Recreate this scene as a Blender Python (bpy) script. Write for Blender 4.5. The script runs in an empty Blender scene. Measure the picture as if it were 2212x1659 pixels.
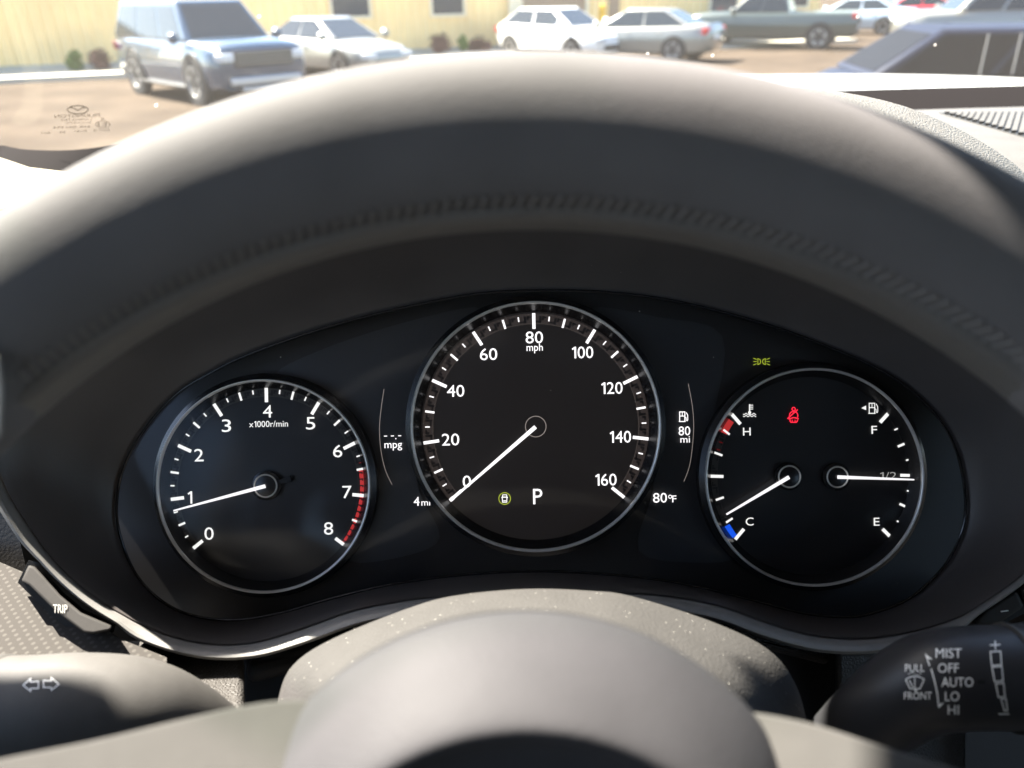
import bpy, bmesh, math, random
from mathutils import Vector, Matrix
from mathutils.bvhtree import BVHTree
random.seed(7)
sc = bpy.context.scene
col = sc.collection
R = math.radians

# ------------------------------------------------------------------ camera
F = 1662.0                      # focal length in units of a 2212 px wide picture
PITCH, ROLL = R(27.2), R(1.05)
C = Vector((0, 0, 2.0))
fw = Vector((0, math.cos(PITCH), -math.sin(PITCH)))
r0 = Vector((1, 0, 0))
u0 = Vector((0, math.sin(PITCH), math.cos(PITCH)))
cr = math.cos(ROLL) * r0 - math.sin(ROLL) * u0
cu = math.sin(ROLL) * r0 + math.cos(ROLL) * u0
nn = -fw
cam = bpy.data.objects.new('camera', bpy.data.cameras.new('camera'))
col.objects.link(cam)
m = Matrix((cr, cu, -fw)).transposed().to_4x4()
m.translation = C
cam.matrix_world = m
cam.data.sensor_width = 36
cam.data.lens = F / 2212 * 36
cam.data.clip_start = 0.01
cam.data.clip_end = 3000
cam.data.dof.use_dof = True
cam.data.dof.focus_distance = 0.340
cam.data.dof.aperture_fstop = 10.5
sc.camera = cam

# ------------------------------------------------------------------ light
SUN = Vector((-.53, .36, .785)).normalized()
w = bpy.data.worlds.new('World')
sc.world = w
w.use_nodes = True
nt = w.node_tree
sky = nt.nodes.new('ShaderNodeTexSky')
sky.sky_type = 'NISHITA'
sky.sun_disc = False
sky.sun_elevation = math.asin(SUN.z)
sky.sun_rotation = math.atan2(SUN.x, SUN.y)
sky.dust_density = 1.5
nt.links.new(sky.outputs[0], nt.nodes['Background'].inputs[0])
nt.nodes['Background'].inputs[1].default_value = 0.064
ld = bpy.data.lights.new('sun', 'SUN')
ld.energy = 5.0
ld.angle = R(0.53)
ld.color = (1, .93, .82)
sun = bpy.data.objects.new('sun', ld)
col.objects.link(sun)
sun.rotation_euler = SUN.to_track_quat('Z', 'Y').to_euler()
sc.view_settings.view_transform = 'Standard'
sc.view_settings.look = 'None'
sc.view_settings.gamma = 1
sc.view_settings.use_curve_mapping = False
sc.view_settings.exposure = 3.15
sc.cycles.use_denoising = True
sc.cycles.max_bounces = 8
sc.cycles.transparent_max_bounces = 16
sc.cycles.sample_clamp_indirect = 6

# ------------------------------------------------------------------ projection helpers
def ray(px, py):
    return fw + (px - 1106) / F * cr + (829.5 - py) / F * cu
def W(px, py, d):
    return C + d * ray(px, py)
def hitz(px, py, z):
    v = ray(px, py)
    return C + v * ((z - C.z) / v.z)
def hitplane(px, py, p, n):
    v = ray(px, py)
    return C + v * ((p - C).dot(n) / v.dot(n))

# ------------------------------------------------------------------ materials
MATS = {}
def mat(name, base, rough=.5, metal=0, spec=.5, noise=0, nscale=40, bump=0, bscale=600, btype='noise', emit=None, estr=0, coat=0, sheen=0, dust=0, dscale=250, dens=.05):
    if name in MATS: return MATS[name]
    mm = bpy.data.materials.new(name)
    mm.use_nodes = True
    t = mm.node_tree
    p = t.nodes['Principled BSDF']
    p.inputs['Base Color'].default_value = (*base, 1)
    p.inputs['Roughness'].default_value = rough
    p.inputs['Metallic'].default_value = metal
    p.inputs['Specular IOR Level'].default_value = spec
    p.inputs['Coat Weight'].default_value = coat
    p.inputs['Sheen Weight'].default_value = sheen
    p.inputs['Sheen Roughness'].default_value = .4
    if emit:
        p.inputs['Emission Color'].default_value = (*emit, 1)
        p.inputs['Emission Strength'].default_value = estr
    co = t.nodes.new('ShaderNodeTexCoord')
    cur = None
    if noise:
        n = t.nodes.new('ShaderNodeTexNoise')
        n.inputs['Scale'].default_value = nscale
        n.inputs['Detail'].default_value = 5
        t.links.new(co.outputs['Object'], n.inputs['Vector'])
        mr = t.nodes.new('ShaderNodeMapRange')
        mr.inputs['From Min'].default_value = .3
        mr.inputs['From Max'].default_value = .7
        mr.inputs['To Min'].default_value = 1 - noise
        mr.inputs['To Max'].default_value = 1 + noise
        t.links.new(n.outputs['Fac'], mr.inputs['Value'])
        mx = t.nodes.new('ShaderNodeVectorMath'); mx.operation = 'SCALE'
        mx.inputs[0].default_value = base
        t.links.new(mr.outputs[0], mx.inputs['Scale'])
        cur = mx.outputs[0]
    if dust:
        v = t.nodes.new('ShaderNodeTexVoronoi')
        v.inputs['Scale'].default_value = dscale
        t.links.new(co.outputs['Object'], v.inputs['Vector'])
        lt = t.nodes.new('ShaderNodeMath'); lt.operation = 'LESS_THAN'
        lt.inputs[1].default_value = dens
        # only some cells carry a speck
        sepc = t.nodes.new('ShaderNodeSeparateColor')
        t.links.new(v.outputs['Color'], sepc.inputs[0])
        g = t.nodes.new('ShaderNodeMath'); g.operation = 'MULTIPLY'
        g.inputs[1].default_value = dust
        t.links.new(v.outputs['Distance'], lt.inputs[0])
        th = t.nodes.new('ShaderNodeMath'); th.operation = 'LESS_THAN'; th.inputs[1].default_value = .13
        t.links.new(sepc.outputs[0], th.inputs[0])
        m2 = t.nodes.new('ShaderNodeMath'); m2.operation = 'MULTIPLY'
        t.links.new(lt.outputs[0], m2.inputs[0]); t.links.new(th.outputs[0], m2.inputs[1])
        t.links.new(m2.outputs[0], g.inputs[0])
        mc = t.nodes.new('ShaderNodeMixRGB')
        mc.inputs[1].default_value = (*base, 1)
        mc.inputs[2].default_value = (.6, .57, .52, 1)
        if cur: t.links.new(cur, mc.inputs[1])
        t.links.new(g.outputs[0], mc.inputs[0])
        cur = mc.outputs[0]
    if cur: t.links.new(cur, p.inputs['Base Color'])
    if bump:
        if btype == 'noise':
            b = t.nodes.new('ShaderNodeTexNoise'); b.inputs['Detail'].default_value = 3
            out = 'Fac'
        else:
            b = t.nodes.new('ShaderNodeTexVoronoi'); out = 'Distance'
            if btype == 'edge':
                b.feature = 'DISTANCE_TO_EDGE'
        b.inputs['Scale'].default_value = bscale
        t.links.new(co.outputs['Object'], b.inputs['Vector'])
        bp = t.nodes.new('ShaderNodeBump')
        bp.inputs['Strength'].default_value = min(1, bump)
        bp.inputs['Distance'].default_value = .3 / bscale if btype != 'edge' else .6 / bscale
        t.links.new(b.outputs[out], bp.inputs['Height'])
        t.links.new(bp.outputs[0], p.inputs['Normal'])
    MATS[name] = mm
    return mm

def glassy(name, tint=(1, 1, 1), ior=1.45, veil=0, veilcol=(.9, .85, .78), dscale=200, dens=.03, dcol=.5, gl=.0, maxf=1.0):
    """thin pane: transparent with Fresnel gloss and a little dust on it"""
    mm = bpy.data.materials.new(name); mm.use_nodes = True
    t = mm.node_tree
    t.nodes.remove(t.nodes['Principled BSDF'])
    out = t.nodes['Material Output']
    tr = t.nodes.new('ShaderNodeBsdfTransparent'); tr.inputs[0].default_value = (*tint, 1)
    gs = t.nodes.new('ShaderNodeBsdfGlossy'); gs.inputs['Roughness'].default_value = gl
    fr = t.nodes.new('ShaderNodeFresnel'); fr.inputs[0].default_value = ior
    mn = t.nodes.new('ShaderNodeMath'); mn.operation = 'MINIMUM'; mn.inputs[1].default_value = maxf
    t.links.new(fr.outputs[0], mn.inputs[0])
    m1 = t.nodes.new('ShaderNodeMixShader')
    t.links.new(mn.outputs[0], m1.inputs[0]); t.links.new(tr.outputs[0], m1.inputs[1]); t.links.new(gs.outputs[0], m1.inputs[2])
    df = t.nodes.new('ShaderNodeBsdfTranslucent'); df.inputs[0].default_value = (*veilcol, 1)
    d2 = t.nodes.new('ShaderNodeBsdfDiffuse'); d2.inputs[0].default_value = (*veilcol, 1)
    ad = t.nodes.new('ShaderNodeMixShader'); ad.inputs[0].default_value = .5
    t.links.new(df.outputs[0], ad.inputs[1]); t.links.new(d2.outputs[0], ad.inputs[2])
    co = t.nodes.new('ShaderNodeTexCoord')
    v = t.nodes.new('ShaderNodeTexVoronoi'); v.inputs['Scale'].default_value = dscale
    t.links.new(co.outputs['Object'], v.inputs['Vector'])
    lt = t.nodes.new('ShaderNodeMath'); lt.operation = 'LESS_THAN'; lt.inputs[1].default_value = dens
    t.links.new(v.outputs['Distance'], lt.inputs[0])
    sp = t.nodes.new('ShaderNodeSeparateColor'); t.links.new(v.outputs['Color'], sp.inputs[0])
    th = t.nodes.new('ShaderNodeMath'); th.operation = 'LESS_THAN'; th.inputs[1].default_value = .2
    t.links.new(sp.outputs[0], th.inputs[0])
    mu = t.nodes.new('ShaderNodeMath'); mu.operation = 'MULTIPLY'
    t.links.new(lt.outputs[0], mu.inputs[0]); t.links.new(th.outputs[0], mu.inputs[1])
    ma = t.nodes.new('ShaderNodeMath'); ma.operation = 'MULTIPLY_ADD'
    ma.inputs[1].default_value = dcol; ma.inputs[2].default_value = veil
    t.links.new(mu.outputs[0], ma.inputs[0])
    m2 = t.nodes.new('ShaderNodeMixShader')
    t.links.new(ma.outputs[0], m2.inputs[0]); t.links.new(m1.outputs[0], m2.inputs[1]); t.links.new(ad.outputs[0], m2.inputs[2])
    t.links.new(m2.outputs[0], out.inputs[0])
    MATS[name] = mm
    return mm

leather = mat('smooth_leather', (.122, .117, .119), .8, noise=.09, nscale=45, bump=.35, bscale=2200, btype='voronoi', spec=.12)
leather_seam = mat('seam_leather', (.11, .105, .10), .5, bump=.5, bscale=900, btype='voronoi')
grainhood = mat('grained_hood_vinyl', (.12, .108, .092), .5, noise=.1, nscale=50, bump=1, bscale=700, btype='edge')
grain = mat('grained_vinyl', (.045, .042, .039), .6, spec=.2, noise=.1, nscale=50, bump=1, bscale=700, btype='edge')
dashtop = mat('dash_top_vinyl', (.085, .079, .073), .6, spec=.3, noise=.08, nscale=40, bump=.5, bscale=900, btype='voronoi')
coverplastic = mat('cover_plastic', (.050, .0475, .0465), .7, spec=.12, noise=.06, nscale=80, bump=.8, bscale=900, btype='noise', dust=.6, dscale=700, dens=.13)
hoodblack = mat('hood_inner_black', (.062, .055, .053), .45, noise=.1, nscale=30, bump=.15, bscale=900, dust=.35, dscale=160, dens=.03)
darkplastic = mat('dark_plastic', (.02, .019, .018), .55, bump=.3, bscale=900)
gapblack = mat('gap_black', (.006, .006, .006), .8)
satin = mat('satin_silver', (.21, .204, .194), .5, metal=.25, noise=.06, nscale=300, bump=.15, bscale=2500)
buttonm = mat('button_grey', (.030, .028, .026), .7, spec=.15, noise=.05, nscale=400)
stalkm = mat('stalk_plastic', (.074, .071, .067), .6, spec=.2, noise=.05, nscale=200, bump=.3, bscale=1800)
hubring = mat('hub_chrome', (.9, .86, .78), .3, metal=.35)
chrome = mat('chrome_ring', (.72, .70, .66), .36, metal=.5)
blackgloss = mat('black_bevel', (.008, .008, .009), .25)
dialm = mat('dial_black', (.006, .006, .0075), .5, dust=.25, dscale=140, dens=.02)
lcdm = mat('display_black', (.008, .007, .0066), .5, emit=(.9, .72, .66), estr=.0011)
platem = mat('plate_satin', (.027, .029, .033), .38)
platedark = mat('plate_dark', (.010, .009, .009), .5)
bandm = mat('scale_band', (.03, .0245, .022), .6, emit=(.9, .68, .6), estr=.004)
band2m = mat('scale_band_dial', (.045, .040, .037), .6)
notchm = mat('scale_notch', (.008, .007, .007), .6)
whiteled = mat('lit_white', (.55, .55, .55), .5, emit=(1, .97, .96), estr=.17)
whitedial = mat('dial_white', (.6, .6, .58), .5, emit=(1, .99, .95), estr=.12)
needlem = mat('needle_white', (.65, .64, .64), .4, emit=(1, .96, .97), estr=.13)
redm = mat('red_mark', (.45, .02, .02), .5, emit=(1, .06, .06), estr=.05)
dimredm = mat('dim_red_mark', (.22, .01, .01), .5, emit=(1, .04, .04), estr=.012)
redled = mat('red_warning', (.5, .01, .02), .5, emit=(1, .02, .05), estr=.2)
bluem = mat('blue_mark', (.01, .06, .5), .5, emit=(.01, .12, 1), estr=.10)
greenled = mat('green_telltale', (.25, .3, .02), .5, emit=(.6, .72, .05), estr=.075)
dimled = mat('dim_line', (.2, .18, .16), .5, emit=(1, .85, .75), estr=.03)
scaleline = mat('scale_line', (.05, .042, .038), .6, emit=(1, .8, .7), estr=.006)
paint_white = mat('white_print', (.88, .87, .83), .5)
stampm = mat('etched_print', (.16, .13, .10), .6)
thread = mat('thread', (.14, .132, .125), .8)
carwhite = mat('own_white_paint', (.8, .79, .76), .3, coat=.6)
cowlm = mat('cowl_plastic', (.30, .29, .27), .6, noise=.1)
fritm = mat('frit_black', (.014, .012, .012), .9, spec=.03)
paperm = mat('paper_white', (.42, .38, .28), .8, spec=.1)
trimgrey = mat('cabin_trim', (.05, .048, .047), .7, noise=.1, nscale=8, bump=.2)
headl = mat('headliner_cloth', (.16, .155, .15), .9, bump=.2)
screen_glass = glassy('windscreen_glass', (.93, .95, .93), 1.45, veil=.022, dscale=60, dens=.07, dcol=.8, maxf=.02)
lens_glass = glassy('cluster_lens', (.92, .92, .93), 1.42, veil=.003, dscale=130, dens=.03, dcol=.8, gl=.12, maxf=.018)

# ------------------------------------------------------------------ mesh builder
ORG = {}
def empty(name, loc, label, cat, group=None, rz=0):
    o = bpy.data.objects.new(name, None)
    o.empty_display_size = .05
    o.location = loc
    o.rotation_euler.z = rz
    col.objects.link(o)
    o['label'] = label; o['category'] = cat
    if group: o['group'] = group
    ORG[o] = Vector(loc) if rz == 0 else None
    return o
class MB:
    def __init__(s): s.v = []; s.f = []
    def add(s, vs, fs):
        b = len(s.v); s.v += [Vector(x) for x in vs]; s.f += [tuple(b + i for i in q) for q in fs]
        return s
    def grid(s, rows, closeu=False, closev=False):
        n = len(rows); k = len(rows[0]); fs = []
        for i in range(n if closev else n - 1):
            for j in range(k if closeu else k - 1):
                a = i * k + j; b = i * k + (j + 1) % k
                c = ((i + 1) % n) * k + (j + 1) % k; d = ((i + 1) % n) * k + j
                fs.append((a, b, c, d))
        return s.add([p for r in rows for p in r], fs)
    def box(s, c, X, Y, Z):
        c, X, Y, Z = Vector(c), Vector(X), Vector(Y), Vector(Z)
        vs = [c + a * X + b * Y + d * Z for d in (-1, 1) for b in (-1, 1) for a in (-1, 1)]
        return s.add(vs, [(0, 2, 3, 1), (4, 5, 7, 6), (0, 1, 5, 4), (2, 6, 7, 3), (0, 4, 6, 2), (1, 3, 7, 5)])
    def bx(s, x0, x1, y0, y1, z0, z1):
        return s.box(((x0 + x1) / 2, (y0 + y1) / 2, (z0 + z1) / 2), ((x1 - x0) / 2, 0, 0), (0, (y1 - y0) / 2, 0), (0, 0, (z1 - z0) / 2))
    def poly(s, pts): return s.add(pts, [tuple(range(len(pts)))])
    def prism(s, pts, off):
        n = len(pts); off = Vector(off)
        a = [Vector(p) for p in pts]; b = [p + off for p in a]
        return s.add(a + b, [tuple(range(n)), tuple(range(2 * n - 1, n - 1, -1))] + [(i, n + i, n + (i + 1) % n, (i + 1) % n) for i in range(n)])
    def lathe(s, c, X, Y, N, prof, seg=128, a0=0, a1=2 * math.pi):
        full = abs(a1 - a0 - 2 * math.pi) < 1e-6
        rows = []
        for (r, z) in prof:
            k = seg if full else seg + 1
            rows.append([c + r * (math.cos(a0 + (a1 - a0) * i / seg) * X + math.sin(a0 + (a1 - a0) * i / seg) * Y) + z * N for i in range(k)])
        return s.grid(rows, closeu=full)
    def tube(s, pts, rad, seg=16, cap=True, sx=1.0, up=Vector((0, 0, 1))):
        """rad: number or list; sx squeezes the cross-section sideways"""
        pts = [Vector(p) for p in pts]; n = len(pts)
        if not hasattr(rad, '__len__'): rad = [rad] * n
        rows = []
        for i, p in enumerate(pts):
            t = (pts[min(i + 1, n - 1)] - pts[max(i - 1, 0)]).normalized()
            a = t.cross(up)
            if a.length < 1e-4: a = t.cross(Vector((1, 0, 0)))
            a.normalize(); b = a.cross(t).normalized()
            rows.append([p + rad[i] * (sx * math.cos(q) * a + math.sin(q) * b) for q in [2 * math.pi * j / seg for j in range(seg)]])
        s.grid(rows, closeu=True)
        if cap:
            s.poly(rows[0][::-1]); s.poly(rows[-1])
        return s
    def build(s, name, material, parent=None, smooth=True, bevel=0, bseg=3, local=False, label=None, kind=None, subsurf=0, autosmooth=None):
        org = Vector((0, 0, 0))
        if parent is not None and not local: org = ORG[parent] or Vector((0, 0, 0))
        me = bpy.data.meshes.new(name)
        me.from_pydata([tuple(v - org) for v in s.v], [], s.f)
        bm = bmesh.new(); bm.from_mesh(me)
        bmesh.ops.remove_doubles(bm, verts=bm.verts, dist=1e-6)
        bmesh.ops.recalc_face_normals(bm, faces=bm.faces)
        bm.to_mesh(me); bm.free()
        me.validate()
        if smooth: me.polygons.foreach_set('use_smooth', [True] * len(me.polygons))
        o = bpy.data.objects.new(name, me)
        me.materials.append(material)
        col.objects.link(o)
        if parent is not None: o.parent = parent; ORG[o] = org
        if bevel:
            b = o.modifiers.new('b', 'BEVEL'); b.width = bevel; b.segments = bseg; b.limit_method = 'ANGLE'; b.angle_limit = R(35)
        if subsurf:
            q = o.modifiers.new('s', 'SUBSURF'); q.levels = subsurf; q.render_levels = subsurf
        if smooth and autosmooth is not False:
            bm = bmesh.new(); bm.from_mesh(me)
            for e in bm.edges:
                if len(e.link_faces) == 2 and e.calc_face_angle(0) > R(autosmooth or 40): e.smooth = False
            bm.to_mesh(me); bm.free()
        if label: o['label'] = label
        if kind: o['kind'] = kind
        return o
def tag(o, label, cat, group=None):
    o['label'] = label; o['category'] = cat
    if group: o['group'] = group
    return o

# ------------------------------------------------------------------ text and icon shapes (2-D, cap height 1)
STR = ['H', '0', '1', '2', '3', '4', '5', '6', '7', '8', '20', '40', '60', '80', '100', '120', '140', '160', 'mph', 'mpg', 'mi', 'P', 'x1000r/min', 'C', 'F', 'E', '1/2',
       'TRIP', 'MIST', 'OFF', 'AUTO', 'LO', 'HI', 'PULL', 'FRONT', '00', '000r/min', 'x', '/2', 'PILKINGTON', 'LAMINATED', 'ACOUSTIC', '43R-001394', 'E1', 'DOT15', 'M161', 'AS1', 'II', 'o', '94']
tmp = []
for t in STR:
    cu_ = bpy.data.curves.new('t', 'FONT'); cu_.body = t; cu_.size = 1; cu_.resolution_u = 3
    o = bpy.data.objects.new('t', cu_); col.objects.link(o); tmp.append(o)
dg = bpy.context.evaluated_depsgraph_get(); dg.update()
GEO = {}
for t, o in zip(STR, tmp):
    me = bpy.data.meshes.new_from_object(o.evaluated_get(dg))
    GEO[t] = ([(v.co.x, v.co.y) for v in me.vertices], [tuple(p.vertices) for p in me.polygons])
    bpy.data.meshes.remove(me)
CAP = max(y for x, y in GEO['H'][0])
for o in tmp:
    c_ = o.data; bpy.data.objects.remove(o); bpy.data.curves.remove(c_)
for t in GEO:
    vs = GEO[t][0]
    x0, x1 = min(x for x, y in vs), max(x for x, y in vs)
    GEO[t] = ([((x - (x0 + x1) / 2) / CAP, y / CAP) for x, y in vs], GEO[t][1], (x1 - x0) / CAP)
# a figure 1 with a flag, and the numbers made with it
GEO['1'] = ([(.02, 0), (.17, 0), (.17, 1.0), (.04, 1.0), (-.20, .83), (-.13, .72), (.02, .82)], [(0, 1, 2, 3, 6), (3, 4, 5, 6)], .37)
def compose(*parts_):
    vs, fs, x = [], [], 0
    for p_ in parts_:
        v, f, w_ = GEO[p_]; x0 = min(q[0] for q in v); b = len(vs)
        vs += [(q[0] - x0 + x, q[1]) for q in v]; fs += [tuple(b + i for i in q) for q in f]; x += w_ + .13
    w_ = max(q[0] for q in vs)
    return [(q[0] - w_ / 2, q[1]) for q in vs], fs, w_
for t_, ps in (('100', ('1', '00')), ('120', ('1', '20')), ('140', ('1', '40')), ('160', ('1', '60')), ('x1000r/min', ('x', '1', '000r/min')), ('1/2', ('1', '/2'))):
    GEO[t_] = compose(*ps)
def text2d(t, cx, cy, cap, width=None, mirror=False, rot=0):
    """picture-space text: cx, cy is the middle of the capitals; y grows downwards"""
    vs, fs, w0 = GEO[t]
    sx = cap if width is None else width / w0
    if mirror: sx = -sx
    out = []
    for x, y in vs:
        X, Y = x * sx, -(y - .5) * cap
        out.append((cx + X * math.cos(rot) - Y * math.sin(rot), cy + X * math.sin(rot) + Y * math.cos(rot)))
    return out, fs
def stroke2d(pts, wd, closed=False):
    n = len(pts); L = []; Rr = []
    for i in range(n):
        a = pts[(i - 1) % n] if (closed or i > 0) else pts[i]
        b = pts[(i + 1) % n] if (closed or i < n - 1) else pts[i]
        def nrm(p, q):
            dx, dy = q[0] - p[0], q[1] - p[1]; l = math.hypot(dx, dy) or 1
            return (-dy / l, dx / l)
        n1 = nrm(a, pts[i]) if a != pts[i] else nrm(pts[i], b)
        n2 = nrm(pts[i], b) if b != pts[i] else n1
        bx, by = n1[0] + n2[0], n1[1] + n2[1]; l = math.hypot(bx, by) or 1
        bx, by = bx / l, by / l
        k = wd / 2 / max(.5, bx * n1[0] + by * n1[1])
        L.append((pts[i][0] + bx * k, pts[i][1] + by * k)); Rr.append((pts[i][0] - bx * k, pts[i][1] - by * k))
    vs = L + Rr
    fs = [(i, (i + 1) % n, n + (i + 1) % n, n + i) for i in range(n if closed else n - 1)]
    return vs, fs
def circ2d(cx, cy, r, n=24, a0=0, a1=360, ry=None):
    ry = ry or r
    k = n if abs(a1 - a0) == 360 else n + 1
    return [(cx + r * math.cos(R(a0 + (a1 - a0) * i / n)), cy + ry * math.sin(R(a0 + (a1 - a0) * i / n))) for i in range(k)]
def fill2d(pts): return pts, [tuple(range(len(pts)))]
def join2d(*items):
    vs = []; fs = []
    for v, f in items:
        b = len(vs); vs += v; fs += [tuple(b + i for i in q) for q in f]
    return vs, fs
def flat(item, d):
    """shape drawn on a plane facing the viewer at depth d"""
    return MB().add([W(x, y, d) for x, y in item[0]], item[1])
def bvh_of(mb): return BVHTree.FromPolygons([tuple(v) for v in mb.v], mb.f)
def decal(item, bvh, off=.0004):
    vs = []
    for x, y in item[0]:
        v = ray(x, y).normalized()
        h, n, i, dd = bvh.ray_cast(C, v)
        if h is None: h = C + v * .3
        vs.append(h - v * off)
    return MB().add(vs, item[1])
def catmull(P, k=6, closed=False):
    n = len(P); out = []
    for i in range(n if closed else n - 1):
        g = lambda j: P[j % n] if closed else P[max(0, min(n - 1, j))]
        p0, p1, p2, p3 = g(i - 1), g(i), g(i + 1), g(i + 2)
        for s_ in range(k):
            t = s_ / k
            out.append(tuple(.5 * (2 * b + (c - a) * t + (2 * a - 5 * b + 4 * c - d) * t * t + (3 * b - a - 3 * c + d) * t ** 3) for a, b, c, d in zip(p0, p1, p2, p3)))
    if not closed: out.append(tuple(P[-1]))
    return out
def polar(P, c, n):
    """resample a closed outline at n equal angles round c"""
    out = []; k = len(P)
    for i in range(n):
        a = 2 * math.pi * i / n; dx, dy = math.cos(a), math.sin(a); best = 0
        for j in range(k):
            x1, y1 = P[j][0] - c[0], P[j][1] - c[1]; x2, y2 = P[(j + 1) % k][0] - c[0], P[(j + 1) % k][1] - c[1]
            ex, ey = x2 - x1, y2 - y1; den = dx * ey - dy * ex
            if abs(den) < 1e-9: continue
            t = (x1 * ey - y1 * ex) / den; u = (x1 * dy - y1 * dx) / den
            if t > 0 and -1e-9 <= u <= 1 + 1e-9: best = max(best, t)
        out.append((c[0] + dx * best, c[1] + dy * best))
    return out

# =================================================================== GROUND AND BUILDING
tarmac = mat('tarmac', (.054, .041, .0305), .95, spec=.05, noise=.28, nscale=.7, bump=.4, bscale=60)
concrete = mat('concrete', (.46, .42, .34), .8, noise=.08, nscale=3)
linep = mat('road_paint', (.62, .6, .55), .7, noise=.1, nscale=9)
GZ = .80
rows = []
ys = [-60, -5, 2, 3, 4, 5, 6, 7, 8, 9, 12, 20, 40, 80, 200, 900]
for y in ys:
    t = max(0, min(1, (9 - y) / 6)); z = GZ * t * t * (3 - 2 * t)
    rows.append([Vector((x, y, z)) for x in (-600, -100, -30, -10, 0, 10, 30, 100, 600)])
MB().grid(rows).build('ground', tarmac, kind='structure', autosmooth=180)

WA, WB = hitz(100, 160, 0), hitz(930, 122, 0)
_d = (WB - WA).normalized(); WA = WA - _d * 5; WB = WA + _d * 45
_n = Vector((_d.y, -_d.x, 0)); WB = hitplane(1752, 60, WA, _n); WB.z = 0
wd = (WB - WA).normalized(); wn = Vector((wd.y, -wd.x, 0))
if wn.y > 0: wn = -wn
def wp(px, py, off=0): return hitplane(px, py, WA + wn * off, wn)
siding = mat('metal_siding', (.88, .66, .32), .55, noise=.09, nscale=.9)
trimm = mat('pale_trim', (.72, .64, .46), .6)
brownm = mat('brown_door', (.30, .215, .14), .6, noise=.08)
winglass = mat('window_glass', (.03, .045, .06), .08, spec=.8)
b = empty('metal_building', WA, 'long yellow ribbed metal building along the back of the car park', 'building')
ln = (WB - WA).length
mb = MB(); prof = []
x = 0
while x < ln:
    for dx, o in ((0, 0), (.22, 0), (.245, .05), (.285, .05), (.31, 0)):
        prof.append((x + dx, o))
    x += .31
rows = [[WA + wd * s + wn * o + Vector((0, 0, z)) for s, o in prof] for z in (0.25, 2.7)]
mb.grid(rows).build('wall', siding, b, smooth=False)
MB().box(WA + wd * ln / 2 + Vector((0, 0, .13)) - wn * .2, wd * ln / 2, wn * .22, (0, 0, .13)).build('base', concrete, b, smooth=False)
MB().box(WA + wd * ln / 2 + Vector((0, 0, 2.76)) - wn * 6, wd * ln / 2, wn * 6.0, (0, 0, .05)).build('roof', trimm, b, smooth=False)
def onwall(px0, px1, py, zt, zb=None, off=.05):
    a = wp(px0, py); c = wp(px1, py); s0 = (a - WA).dot(wd); s1 = (c - WA).dot(wd)
    return s0, s1, (a.z if zb is None else zb), zt
def wallbox(s0, s1, z0, z1, o0, o1):
    return MB().box(WA + wd * (s0 + s1) / 2 + wn * (o0 + o1) / 2 + Vector((0, 0, (z0 + z1) / 2)), wd * (s1 - s0) / 2, wn * (o1 - o0) / 2, (0, 0, (z1 - z0) / 2))
for px0, px1, py in ((719, 798, 36), (934, 1000, 31), (1532, 1587, 25), (1700, 1740, 14)):
    s0, s1, z0, z1 = onwall(px0, px1, py, 0)
    z1 = min(z0 + 1.25, 2.55)
    fr = MB()
    for q in ((s0 - .09, s0, z0 - .09, z1 + .09), (s1, s1 + .09, z0 - .09, z1 + .09), (s0, s1, z0 - .09, z0), (s0, s1, z1, z1 + .09), (s0, s1, (z0 + z1) / 2 - .03, (z0 + z1) / 2 + .03)):
        for v, f in [(wallbox(q[0], q[1], q[2], q[3], .0, .09).v, wallbox(0, 1, 0, 1, 0, 1).f)]: fr.add(v, f)
    wf = fr.build('window', trimm, b, smooth=False)
    wallbox(s0, s1, z0, z1, .0, .055).build('pane', winglass, wf, smooth=False)
s0, s1, z0, z1 = onwall(1126, 1263, 0, 3.6, .3)
dr = wallbox(s0, s1, .26, 2.5, .0, .06).build('loading_door', brownm, b, smooth=False)
f = MB()
for q in ((s0 - .12, s0, .26, 2.62), (s1, s1 + .12, .26, 2.62), (s0, s1, 2.5, 2.62)):
    t_ = wallbox(*q, .0, .12); f.add(t_.v, t_.f)
f.build('frame', trimm, dr, smooth=False)
s0, s1, z0, z1 = onwall(1314, 1336, 20, 3)
wallbox(s0, s1, .26, 2.3, .0, .07).build('side_door', brownm, b, smooth=False)
s0, s1, z0, z1 = onwall(1096, 1118, 20, 3)
wallbox(s0, s1, .05, 2.7, .04, .2).build('downpipe', trimm, b, smooth=False)
# pavement strip in front of the building
def wq(s, o, z): return WA + wd * s + wn * o + Vector((0, 0, z))
MB().box(wq(ln / 2 - 10, 1.32, .065), wd * (ln / 2 + 10), wn * 1.3, (0, 0, .065)).build('sidewalk', concrete, kind='structure', smooth=False)
mb = MB()
for px in (560, 700, 860, 960, 1250, 1500):
    a = hitz(px, 165 if px > 800 else 200, 0.004); dirv = Vector((.35, -.94, 0)); sd = Vector((.94, .35, 0)) * .06
    mb.add([a - sd, a + sd, a + sd + dirv * 4.5, a - sd + dirv * 4.5], [(0, 1, 2, 3)])
mb.build('parking_lines', linep, kind='structure', smooth=False)

# yellow post
def lamp_post(): pass
yel = mat('yellow_paint', (.62, .36, .02), .5)
p = wp(1300, 60, .9); p.z = .13
b = empty('bollard', p, 'yellow steel bollard in front of the building beside the brown door', 'bollard')
MB().lathe(p, r0, Vector((0, 1, 0)), Vector((0, 0, 1)), [(.16, 0), (.16, .02), (.115, .03), (.115, 1.25), (.10, 1.31), (.05, 1.345), (0, 1.35)], 24).build('post', yel, b)

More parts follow.
